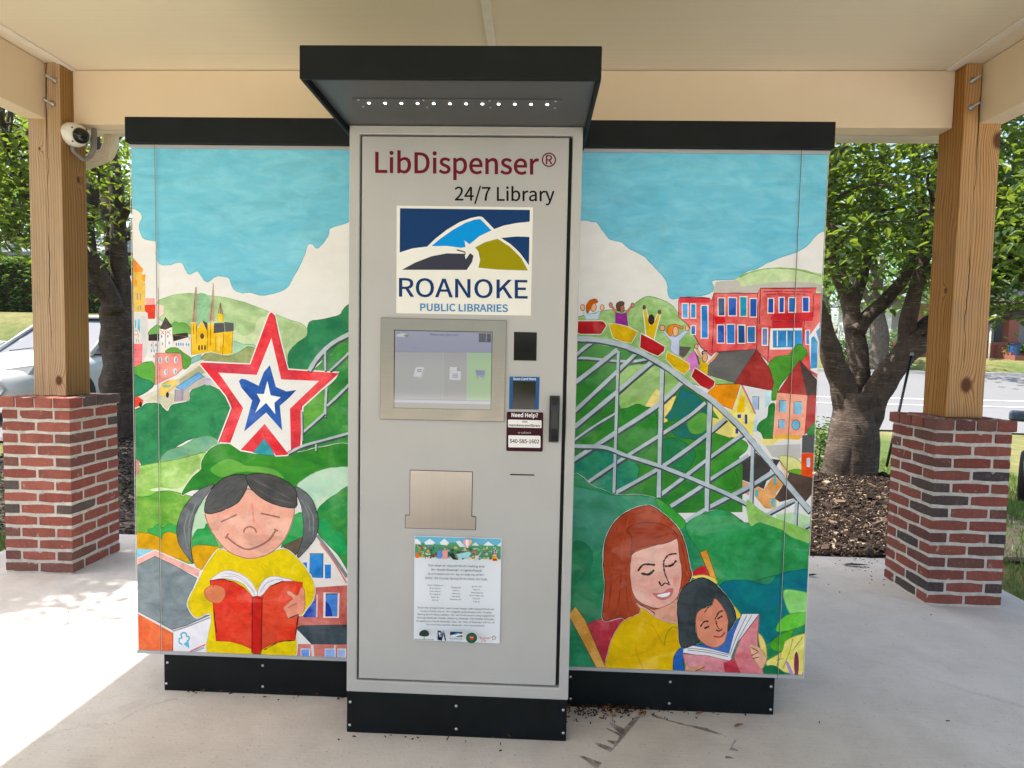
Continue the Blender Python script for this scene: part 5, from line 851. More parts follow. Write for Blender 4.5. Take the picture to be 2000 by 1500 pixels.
# ------------------------------------------------------------------ vegetation
class Leaves:
    def __init__(s, seed): s.v = []; s.f = []; s.t = []; s.r = random.Random(seed)
    def leaf(s, p, ln, wd, tint, droop=0.5):
        r = s.r; a = r.uniform(0, 2 * math.pi); d = Vector((math.cos(a), math.sin(a), r.uniform(-droop - .45, .35 - droop * .3))).normalized()
        side = d.cross(Vector((r.uniform(-.5, .5), r.uniform(-.5, .5), 1))).normalized(); up = side.cross(d); fold = up * wd * r.uniform(.05, .35); n = len(s.v)
        q = p + d * ln; s.v += [tuple(p), tuple(p + d * ln * .33 + side * wd * .5 + fold), tuple(p + d * ln * .70 + side * wd * .36 + fold * .7), tuple(q - up * ln * .12), tuple(p + d * ln * .33 - side * wd * .5 + fold), tuple(p + d * ln * .70 - side * wd * .36 + fold * .7)]
        s.f += [(n, n + 1, n + 2, n + 3), (n, n + 3, n + 5, n + 4)]; s.t += [tint, tint]
    def make(s, name, mat, parent):
        me = bpy.data.meshes.new(name); me.from_pydata(s.v, [], s.f); at = me.attributes.new('tint', 'FLOAT', 'FACE'); at.data.foreach_set('value', s.t); me.update()
        return place(name, me, mat, parent)
def cherry(name, label, limbs, base, targets, lsz, seed, keep, nleaf):
    t = thing(name, label, 'tree', base, 'cherry trees beside the shelter'); rnd = random.Random(seed); tr = MB(); tr.smooth = True; nodes = []
    for pts, r0, r1 in limbs:
        C = catmull(pts, False, 6); n = len(C); rad = [r0 + (r1 - r0) * (i / (n - 1)) ** .8 for i in range(n)]
        tr.tube(C, rad, 14, True, 0.22)
        nodes += [(C[i], rad[i]) for i in range(n // 3, n)]
    obj('trunk', tr, M['bark'], t); br = MB(); br.smooth = True; L = Leaves(seed + 1)
    for tg in targets:
        c = min(nodes, key=lambda q: (q[0] - tg).length + max(0, q[0].z - tg.z) * .6); s0 = c[0]; dd = tg - s0; ln = dd.length
        if ln < .15: continue
        mid = s0 + dd * .5 + Vector((rnd.uniform(-.12, .12), rnd.uniform(-.12, .12), rnd.uniform(.02, .22))) * ln
        C = catmull([s0, mid, tg], False, 5); r0 = min(c[1] * .5, .012 + .012 * ln)
        br.tube(C, [r0 + (.004 - r0) * i / (len(C) - 1) for i in range(len(C))], 6, False)
        nl = int(nleaf * rnd.uniform(.6, 1.4)); spread = rnd.uniform(.20, .38); tn = rnd.uniform(0, 1)
        for k in range(nl):
            u = rnd.uniform(.45, 1.05); i = min(int(u * (len(C) - 1)), len(C) - 1); p = C[i] + Vector((rnd.gauss(0, spread * .62), rnd.gauss(0, spread * .62), rnd.gauss(-.03, spread * .45)))
            if keep(p): L.leaf(p, lsz * rnd.uniform(.65, 1.2), lsz * rnd.uniform(.40, .56), min(1, max(0, tn * .6 + rnd.uniform(-.1, .5))))
    obj('branches', br, M['bark'], t); L.make('crown', M['leaf'], t); return t
def blob(rnd, c, rad, n, shell=.45):
    out = []
    while len(out) < n:
        v = Vector((rnd.uniform(-1, 1), rnd.uniform(-1, 1), rnd.uniform(-1, 1)))
        if shell < v.length < 1: out.append(Vector((c[0] + v.x * rad[0], c[1] + v.y * rad[1], c[2] + v.z * rad[2])))
    return out
def Q(px, py, Y): return on_y(px, py, Y)
def under_roof(p, m=.12): return p.x > -3.05 - m and p.x < 3.15 + m and p.y < 2.0 + m and p.z < 3.2 + m
# right hand cherry
gR = 0.10; YT = 3.9; tb = Q(1660, 945, YT); tb.z = gz(tb.x, tb.y) - .05
limR = [([tb - Vector((0, 0, .15)), Q(1660, 900, YT), Q(1664, 850, YT), Q(1668, 800, YT), Q(1672, 768, YT)], .25, .17),
        ([tb + Vector((-.10, -.05, -.1)), Q(1640, 890, YT - .05), Q(1650, 820, YT)], .16, .12), ([tb + Vector((.14, .05, -.1)), Q(1690, 880, YT), Q(1690, 800, YT)], .14, .12),
        ([Q(1662, 880, YT), Q(1648, 765, YT), Q(1622, 690, YT - .05), Q(1600, 610, YT - .1), Q(1575, 520, YT - .2), Q(1560, 400, YT - .1)], .135, .05),
        ([Q(1670, 870, YT + .1), Q(1678, 745, YT + .15), Q(1670, 660, YT + .25), Q(1658, 585, YT + .3), Q(1636, 530, YT + .3), Q(1622, 430, YT + .4), Q(1628, 320, YT + .6), Q(1610, 180, YT + .8)], .115, .04),
        ([Q(1676, 880, YT), Q(1708, 772, YT), Q(1760, 700, YT - .05), Q(1803, 648, YT), Q(1850, 610, YT + .1), Q(1935, 545, YT + .1), Q(2030, 470, YT + .2), Q(2120, 300, YT + .2)], .145, .05),
        ([Q(1765, 690, YT + .15), Q(1830, 655, YT + .35), Q(1930, 618, YT + .4), Q(2020, 606, YT + .4), Q(2120, 560, YT + .5)], .12, .04),
        ([Q(1768, 680, YT), Q(1776, 620, YT), Q(1789, 565, YT - .05), Q(1803, 510, YT - .1), Q(1822, 432, YT - .1), Q(1832, 320, YT), Q(1860, 160, YT + .2)], .085, .035),
        ([Q(1672, 650, YT + .2), Q(1695, 618, YT + .25), Q(1735, 580, YT + .3), Q(1772, 530, YT + .35), Q(1796, 440, YT + .4), Q(1790, 320, YT + .5), Q(1770, 180, YT + .7)], .085, .03),
        ([Q(1664, 600, YT + .3), Q(1690, 520, YT + .5), Q(1700, 430, YT + .7), Q(1720, 330, YT + .8), Q(1730, 200, YT + 1)], .06, .025),
        ([Q(1900, 565, YT + .1), Q(1960, 560, YT + .0), Q(2040, 520, YT - .1)], .06, .03), ([Q(1880, 590, YT + .2), Q(1950, 515, YT - .1), Q(2010, 440, YT - .4), Q(2080, 380, YT - .6)], .06, .025)]
rr_ = random.Random(21); tgR = blob(rr_, (4.3, 5.0, 3.9), (2.9, 2.7, 2.3), 140, .25)
for i in range(84): tgR.append(Q(rr_.uniform(1590, 2050), rr_.uniform(230, 545), rr_.uniform(3.0, 5.5)))
for i in range(26): tgR.append(Q(rr_.uniform(1950, 2060), rr_.uniform(250, 600), rr_.uniform(2.6, 4.2)))
tgR = [p for p in tgR if p.z > 1.68 and not under_roof(p, .25)]
cherry('cherry_tree', 'cherry tree forking low into thick limbs by the right pier', limR, (tb.x, tb.y, gz(tb.x, tb.y)), tgR, .098, 31, lambda p: p.z > 1.55 and not under_roof(p), 76)
# left hand cherry
YL = 5.0; tl = Q(232, 850, YL); tl.z = gz(tl.x, tl.y) - .05
limL = [([tl - Vector((0, 0, .1)), Q(232, 800, YL), Q(234, 740, YL), Q(232, 660, YL), Q(228, 600, YL)], .24, .17),
        ([Q(232, 640, YL), Q(214, 575, YL), Q(190, 530, YL - .05), Q(172, 490, YL - .1), Q(168, 430, YL - .1), Q(178, 390, YL - .1), Q(186, 310, YL), Q(180, 200, YL + .2)], .13, .05),
        ([Q(232, 620, YL + .1), Q(236, 560, YL + .1), Q(232, 500, YL + .1), Q(230, 415, YL + .15), Q(224, 345, YL + .2), Q(214, 250, YL + .3), Q(220, 120, YL + .4)], .12, .06),
        ([Q(222, 500, YL + .3), Q(212, 430, YL + .4), Q(203, 385, YL + .5), Q(196, 300, YL + .7)], .09, .05), ([Q(230, 440, YL + .1), Q(248, 410, YL), Q(275, 380, YL), Q(300, 300, YL)], .06, .03),
        ([Q(228, 610, YL - .1), Q(170, 500, YL - .3), Q(110, 455, YL - .4), Q(60, 425, YL - .4), Q(0, 385, YL - .6), Q(-80, 330, YL - 1), Q(-200, 240, YL - 1.6)], .11, .05),
        ([Q(150, 490, YL - .3), Q(90, 400, YL - .2), Q(30, 350, YL - .1), Q(-40, 330, YL)], .06, .025), ([Q(60, 425, YL - .4), Q(40, 350, YL - .9), Q(10, 260, YL - 1.6), Q(-20, 150, YL - 2.4)], .05, .02), ([Q(228, 600, YL - .1), Q(120, 520, YL - .6), Q(40, 470, YL - .8), Q(-60, 465, YL - .9)], .05, .02),
        ([Q(0, 385, YL - .6), Vector((-5.6, 3.2, 3.6)), Vector((-5.8, 2.2, 4.2)), Vector((-5.7, 1.5, 4.6))], .06, .02)]
rl = random.Random(22); tgL = blob(rl, (-4.9, 4.9, 4.0), (2.9, 2.6, 2.1), 88, .25)
for i in range(34): tgL.append(Q(rl.uniform(-60, 262), rl.uniform(220, 420), rl.uniform(3.8, 6.6)))
for i in range(16): tgL.append(Q(rl.uniform(-40, 60), rl.uniform(220, 490), rl.uniform(2.6, 4.0)))
for i in range(34): tgL.append(Vector((rl.uniform(-6.3, -4.4), rl.uniform(0.95, 2.4), rl.uniform(3.5, 5.4))))
for i in range(30): tgL.append(Vector((rl.uniform(-5.6, -4.3), rl.uniform(0.9, 1.55), rl.uniform(3.5, 4.8))))
tgL = [p for p in tgL if p.z > 1.75 and not under_roof(p, .25)]
cherry('cherry_tree', 'dark trunked cherry tree behind the post with the security camera', limL, (tl.x, tl.y, gz(tl.x, tl.y)), tgL, .098, 33, lambda p: p.z > 1.6 and not under_roof(p) and p.y > .74, 70)
def far_tree(name, label, x, y, h, cr, seed, n=1500, ls=.34, mat='leaf_far', group='trees across the street and lawn', tr0=.3):
    rnd = random.Random(seed); g = gz(x, y); t = thing(name, label, 'tree', (x, y, g), group); tr = MB(); tr.smooth = True; top = Vector((x, y, g + h * .62))
    tr.tube(catmull([(x, y, g - .2), (x + .1, y, g + h * .18), (x - .1, y + .1, g + h * .38), top], False, 4), [tr0 * (1 - .06 * i) for i in range(13)], 10, True, .2)
    for k in range(6):
        a = k * 1.05 + rnd.uniform(-.3, .3); s0 = Vector((x, y, g + h * rnd.uniform(.28, .45))); e_ = Vector((x + math.cos(a) * cr * .7, y + math.sin(a) * cr * .7, g + h * rnd.uniform(.55, .8))); tr.tube(catmull([s0, (s0 + e_) / 2 + Vector((0, 0, .3)), e_], False, 3), [tr0 * .45 * (1 - .12 * i) for i in range(7)], 7, False)
    obj('trunk', tr, M['bark2'], t); L = Leaves(seed); cl = blob(rnd, (x, y, g + h * .66), (cr, cr, h * .36), 34, .35)
    for c in cl:
        tn = rnd.uniform(0, .6); sr = cr * rnd.uniform(.2, .34)
        for k in range(n // 34): L.leaf(c + Vector((rnd.gauss(0, sr * .5), rnd.gauss(0, sr * .5), rnd.gauss(0, sr * .4))), ls * rnd.uniform(.7, 1.3), ls * .6, tn + rnd.uniform(0, .4))
    L.make('crown', M[mat], t); return t
TREES = [('far_tree', 1712, 29, 9, 4.5, .55, 'gnarled dark street tree seen between the limbs of the cherry tree'), ('far_tree', 1610, 40, 11, 5.5, .4, 'broad green tree far across the street beside the mural edge'), ('far_tree', 1790, 48, 13, 6.5, .45, 'tall green tree far across the street behind the honey brown post'),
         ('far_tree', 1900, 52, 14, 7, .4, 'tall tree rising behind the porch house'), ('far_tree', 2060, 46, 12, 6, .4, 'green tree at the right edge beyond the porch house'), ('far_tree', 1660, 60, 15, 8, .4, 'distant tree crown filling the gap above the road'),
         ('far_tree', 20, 36, 12, 5.5, .4, 'tall green tree behind the house with the pale roof'), ('far_tree', 130, 30, 11, 5, .4, 'green tree behind the hedge hidden partly by the camera post'), ('far_tree', 215, 34, 12, 6, .4, 'bright green tree behind the dark cherry trunk'), ('far_tree', -120, 30, 12, 6, .4, 'green tree beyond the hedge at the left edge'), ('far_tree', 290, 40, 13, 6.5, .4, 'distant tree behind the left edge of the mural')]
for i, (nm, px, Y, h, cr, r0, lab) in enumerate(TREES):
    p = Q(px, 690, Y); far_tree(nm, lab, p.x, p.y, h, cr, 60 + i, tr0=r0)
def shrub(name, label, c, rad, n, ls, seed, mat='leaf_hedge', cat='shrub', box=False):
    rnd = random.Random(seed); t = thing(name, label, cat, (c[0], c[1], c[2])); L = Leaves(seed)
    for k in range(n):
        v = Vector((rnd.uniform(-1, 1), rnd.uniform(-1, 1), rnd.uniform(-1, 1)))
        if box:
            q = rnd.randrange(3); 
            if q == 0: v.y = -1 + abs(rnd.gauss(0, .12))
            elif q == 1: v.z = 1 - abs(rnd.gauss(0, .10))
        else:
            v.normalize(); v *= rnd.uniform(.55, 1.05) * (1 + .25 * mnoise.noise(v * 2.5 + Vector((seed, 0, 0))))
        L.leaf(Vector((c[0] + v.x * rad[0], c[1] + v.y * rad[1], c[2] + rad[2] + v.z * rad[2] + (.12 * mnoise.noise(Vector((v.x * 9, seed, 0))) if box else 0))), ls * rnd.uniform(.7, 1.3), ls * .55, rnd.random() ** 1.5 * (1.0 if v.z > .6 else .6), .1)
    L.make('foliage', M[mat], t)
    st = MB()
    for k in range(7):
        a = k * .9; st.tube([(c[0] + math.cos(a) * rad[0] * .1, c[1] + math.sin(a) * rad[1] * .1, c[2] - .05), (c[0] + math.cos(a) * rad[0] * .55, c[1] + math.sin(a) * rad[1] * .55, c[2] + rad[2] * 1.2)], [.02 * rad[2] + .006, .005], 5, False)
    obj('stems', st, M['bark'], t)
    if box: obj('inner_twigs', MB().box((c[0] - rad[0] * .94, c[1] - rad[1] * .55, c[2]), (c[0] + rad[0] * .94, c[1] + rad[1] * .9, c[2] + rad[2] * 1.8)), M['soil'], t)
    return t
hp0, hp1 = Q(-110, 600, 18), Q(275, 600, 18); hz = 2.30
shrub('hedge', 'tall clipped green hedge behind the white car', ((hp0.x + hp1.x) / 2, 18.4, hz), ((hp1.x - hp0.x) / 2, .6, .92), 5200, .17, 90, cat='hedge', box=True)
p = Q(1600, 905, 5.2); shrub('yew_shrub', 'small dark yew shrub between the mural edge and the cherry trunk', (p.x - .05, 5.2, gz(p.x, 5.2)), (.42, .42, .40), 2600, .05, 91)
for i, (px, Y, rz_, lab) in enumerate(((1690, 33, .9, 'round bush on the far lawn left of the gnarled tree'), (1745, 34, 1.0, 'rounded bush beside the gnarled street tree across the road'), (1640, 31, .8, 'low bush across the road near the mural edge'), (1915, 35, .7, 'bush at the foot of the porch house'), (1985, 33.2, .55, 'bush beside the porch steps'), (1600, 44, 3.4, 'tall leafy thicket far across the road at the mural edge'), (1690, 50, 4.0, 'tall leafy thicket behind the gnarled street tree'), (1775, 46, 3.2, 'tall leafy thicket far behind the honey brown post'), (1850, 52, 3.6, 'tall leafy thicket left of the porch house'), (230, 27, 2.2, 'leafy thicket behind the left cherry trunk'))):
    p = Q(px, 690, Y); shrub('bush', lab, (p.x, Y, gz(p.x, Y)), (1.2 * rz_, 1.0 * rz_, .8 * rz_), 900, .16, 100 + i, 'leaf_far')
# ------------------------------------------------------------------ mulch, grass, litter
def mat_tint(name, stops, rough=.9):
    b = N(name); at = b.n('Attribute'); at.attribute_name = 'tint'; return b.done(b.ramp(at.outputs['Fac'], stops), rough, 0, None, .2)
M['chips'] = mat_tint('wood_chips', [(0, (0.018, 0.012, 0.009)), (.5, (0.05, 0.033, 0.023)), (.85, (0.13, 0.09, 0.06)), (1, (0.36, 0.28, 0.2))]); M['blade'] = mat_leaf('grass_blade', (0.05, 0.12, 0.02), (0.14, 0.20, 0.05), (0.16, 0.28, 0.04)); M['litter'] = mat_tint('leaf_litter', [(0, (0.02, 0.014, 0.01)), (.5, (0.07, 0.035, 0.018)), (.85, (0.17, 0.06, 0.022)), (1, (0.35, 0.13, 0.03))])
def scatter(name, label, cat, mat, n, area, seed, mk):
    rnd = random.Random(seed); V = []; Fc = []; Tt = []
    k = 0
    while k < n:
        x, y = area(rnd)
        if x is None: continue
        k += 1; mk(rnd, x, y, V, Fc, Tt)
    me = bpy.data.meshes.new(name); me.from_pydata(V, [], Fc); at = me.attributes.new('tint', 'FLOAT', 'FACE'); at.data.foreach_set('value', Tt); me.update(); return tag(place(name, me, mat), label, cat, kind='stuff')
def chip(rnd, x, y, V, Fc, Tt, g=None, big=1.0):
    l, w_ = rnd.uniform(.010, .036) * big, rnd.uniform(.005, .012) * big; a = rnd.uniform(0, 6.28); d = Vector((math.cos(a), math.sin(a), rnd.uniform(-.5, .5))).normalized(); s_ = d.cross(Vector((rnd.uniform(-.6, .6), rnd.uniform(-.6, .6), 1))).normalized(); u = s_.cross(d)
    c = Vector((x, y, (gz(x, y) if g is None else g) + .022 + rnd.uniform(0, .018))); th = .004 * big; n = len(V)
    V += [tuple(c + d * l * i + s_ * w_ * j + u * th * k) for k in (-1, 1) for i, j in ((-.5, -.5), (.5, -.35), (.5, .5), (-.5, .4))]
    Fc += [(n + 4, n + 5, n + 6, n + 7), (n, n + 1, n + 5, n + 4), (n + 1, n + 2, n + 6, n + 5), (n + 2, n + 3, n + 7, n + 6), (n + 3, n, n + 4, n + 7)]; t = rnd.random() ** 1.9; Tt += [t] * 5
bedR = lambda x, y: 2.08 < y < 4.9 and .9 < x < 4.3 - .25 * (y - 2) and not (x > 3.0 and y < 2.3 + (x - 3.0))
bedL = lambda x, y: 2.08 < y < 5.8 and -5.3 < x < -.8
tag(obj('mulch_bed', sheet([.8 + i * .12 for i in range(30)], [2.075 + j * .12 for j in range(25)], .012), M['soil']), kind='structure'); tag(obj('mulch_bed', sheet([-5.3 + i * .2 for i in range(23)], [2.075 + j * .2 for j in range(19)], .012), M['soil']), kind='structure')
def aR(r): x, y = r.uniform(1.6, 4.3), r.uniform(2.08, 4.9); return (x, y) if bedR(x, y) else (None, None)
def aL(r): x, y = r.uniform(-5.3, -1.6), r.uniform(2.08, 5.8); return (x, y) if bedL(x, y) else (None, None)
scatter('mulch_chips', 'brown wood mulch chips covering the bed round the right cherry tree', 'mulch', M['chips'], 24000, aR, 5, chip); scatter('mulch_chips', 'brown wood mulch chips beside the left pier behind the kiosk', 'mulch', M['chips'], 12000, aL, 6, chip)
def bark_bit(rnd, x, y, V, Fc, Tt): chip(rnd, x, y, V, Fc, Tt, None, rnd.uniform(2.0, 4.5))
scatter('bark_pieces', 'larger bark pieces and twigs lying on the mulch near the right pier', 'mulch', M['chips'], 420, aR, 15, bark_bit)
def blade(rnd, x, y, V, Fc, Tt):
    h = rnd.uniform(.04, .11); a = rnd.uniform(0, 6.28); w_ = .004; c = Vector((x, y, gz(x, y) - .005)); s_ = Vector((math.cos(a), math.sin(a), 0)) * w_; ln = Vector((rnd.uniform(-.6, .6), rnd.uniform(-.6, .6), 0)) * h; n = len(V)
    V += [tuple(c - s_), tuple(c + s_), tuple(c + s_ * .7 + ln * .35 + Vector((0, 0, h * .6))), tuple(c - s_ * .7 + ln * .35 + Vector((0, 0, h * .6))), tuple(c + ln + Vector((0, 0, h)))]; Fc += [(n, n + 1, n + 2, n + 3), (n + 3, n + 2, n + 4)]; t = rnd.random(); Tt += [t, t]
def gR_(r): x, y = r.uniform(2.9, 7.5), r.uniform(1.0, 8.5); return (x, y) if (x > 3.06 or y > 2.1) and not bedR(x, y) else (None, None)
def gL_(r): x, y = r.uniform(-5.2, -3.15), r.uniform(.6, 3.4); return (x, y) if not bedL(x, y) or r.random() < .15 else (None, None)
scatter('grass', 'short green grass beyond the right pier and mulch', 'grass', M['blade'], 26000, gR_, 7, blade); scatter('grass', 'green grass left of the warm red brick pier', 'grass', M['blade'], 7000, gL_, 8, blade)
def aB(r):
    q = r.random()
    if q < .30: return r.uniform(.385, .62), KD - abs(r.gauss(0, .045)) - .005
    if q < .55: return r.gauss(.62, .10), KD - abs(r.gauss(0, .03)) - .005
    if q < .75: return r.uniform(-1.1, 1.15), KD - abs(r.gauss(0, .02)) - .004
    if q < .80: return r.uniform(-.4, .4), -abs(r.gauss(0, .03)) - .003
    if q < .95: return r.gauss(2.35, .25), 2.05 - abs(r.gauss(0, .22))
    return r.uniform(-2.2, 2.4), r.uniform(-.5, 1.8)
def bit(rnd, x, y, V, Fc, Tt): chip(rnd, x, y, V, Fc, Tt, -.019, .38)
scatter('leaf_litter', 'small dry leaf crumbs swept against the kiosk plinths', 'leaf litter', M['litter'], 360, aB, 9, bit)
def fallen(px, py, ln, wd, ang, tint, label):
    c = on_z(px, py, .004); mb = MB(); d = Vector((math.cos(ang), math.sin(ang), 0)); s_ = Vector((-d.y, d.x, 0)); prof = [(0, .02), (.18, .7), (.42, 1.0), (.72, .7), (1, .02)]
    for u, w_ in prof:
        p = c + d * ln * (u - .5)
        for k in (-1, 0, 1): mb.v.append(tuple(p + s_ * wd * .5 * w_ * k + Vector((0, 0, .002 + (.006 * w_ if k else 0) + .008 * u * u))))
    for i in range(4):
        for j in range(2): q = i * 3 + j; mb.f.append((q, q + 1, q + 4, q + 3))
    o = tag(obj('fallen_leaf', mb, tint), label, 'leaf', 'dry leaves fallen on the slab'); md = o.modifiers.new('thick', 'SOLIDIFY'); md.thickness = .0008; return o
lo_ = plain('leaf_orange', (0.36, 0.12, 0.03), .6); lr_ = plain('leaf_russet', (0.22, 0.07, 0.045), .6); lb_ = plain('leaf_dark', (0.03, 0.02, 0.014), .7)
fallen(1253, 1396, .028, .02, .4, lo_, 'bright orange leaf against the foot of the right plinth'); fallen(1443, 1420, .036, .015, .15, lr_, 'russet curled leaf lying out on the slab right of the kiosk'); fallen(1366, 1396, .03, .014, .05, lr_, 'tan leaf by the middle of the right plinth')
fallen(486, 1345, .026, .016, 1.2, lo_, 'small orange leaf at the foot of the left plinth'); fallen(1672, 1105, .16, .035, -.1, lb_, 'strip of dark bark on the slab near the mulch'); fallen(1587, 1125, .06, .025, .2, lb_, 'small dark bark flake on the slab beside the mural edge')
# damp dirt marks on the slab
def mat_stain():
    b = N('damp_dirt'); v = b.coord(); f = b.noise(v, 22, 5, .7); d = b.n('BsdfDiffuse'); d.inputs[0].default_value = (.10, .082, .066, 1); t = b.n('BsdfTransparent'); ms = b.n('MixShader'); b.l(b.ramp(f, [(.32, .05), (.62, .62)]), ms.inputs[0]); b.l(t.outputs[0], ms.inputs[1]); b.l(d.outputs[0], ms.inputs[2]); b.l(ms.outputs[0], b.out.inputs[0]); return b.m
M['stain'] = mat_stain(); TS = (1080, 1350, 4.762)
for t in ('815,238 770,235 700,300 660,345 530,288 525,300 590,365 625,395 490,335 500,350 620,415 600,460 500,455 520,475 570,500 555,525 400,470 380,482 470,535 535,565 555,550', '455,665 430,655 280,600 240,605 300,640 400,720 420,715', '900,200 930,232 1000,256 1230,318 1600,415 1500,372 1440,345 1230,305 1060,262', '1690,450 1712,460 1680,490 1665,515 1735,555 1640,545', '1605,596 1640,600 1690,628 1598,625'):
    pts = [on_z(TS[0] + float(q.split(',')[0]) / TS[2], TS[1] + float(q.split(',')[1]) / TS[2], .0025) for q in t.split()]; mb = MB(); mb.add(pts, [tuple(range(len(pts)))]); o = place('damp_mark', mb.mesh('damp_mark'), M['stain'], slab)
# ------------------------------------------------------------------ leaning rod and street sign
a_, b_ = Q(1778, 705, 3.45), Q(1756, 803, 3.3); d_ = b_ - a_; rod = thing('metal_rod', 'thin dark metal rod leaning on the limb behind the right pier', 'rod', tuple(b_ + d_ * 1.0)); obj('shaft', MB().tube([a_ - d_ * .1, b_ + d_ * 1.05], .011, 8), M['black'], rod, smooth=True); obj('end_cap', MB().lathe([(0, .03), (.014, .03), (.014, 0), (0, 0)], a_ - d_ * .1, tuple(-d_), 10), M['conduit'], rod)
sp = Q(246, 552, 8.5); sg = thing('parking_sign', 'white sign with a red ring on a post behind the left cherry trunk', 'sign', (sp.x, 8.5, gz(sp.x, 8.5)))
obj('sign_post', MB().box((sp.x - .025, 8.51, gz(sp.x, 8.5) - .2), (sp.x + .025, 8.55, sp.z + .25)), M['bolt'], sg); pt = obj('sign_plate', MB().box((sp.x - .10, 8.495, sp.z - .12), (sp.x + .10, 8.505, sp.z + .12)), M['white'], sg, bevel=.004)
ring = MB(); 
for i in range(24):
    a = i * math.pi / 12; ring.v += [(sp.x + math.cos(a) * .08, 8.493, sp.z + .01 + math.sin(a) * .08), (sp.x + math.cos(a) * .06, 8.493, sp.z + .01 + math.sin(a) * .06)]
ring.f = [(2 * i, 2 * i + 1, (2 * i + 3) % 48, (2 * i + 2) % 48) for i in range(24)]; ring.add([(sp.x - .055, 8.4925, sp.z + .05), (sp.x - .042, 8.4925, sp.z + .063), (sp.x + .055, 8.4925, sp.z - .03), (sp.x + .042, 8.4925, sp.z - .043)], [(0, 1, 2, 3)])
obj('ring_symbol', ring, plain('sign_red', (.5, .02, .03), .5), pt)
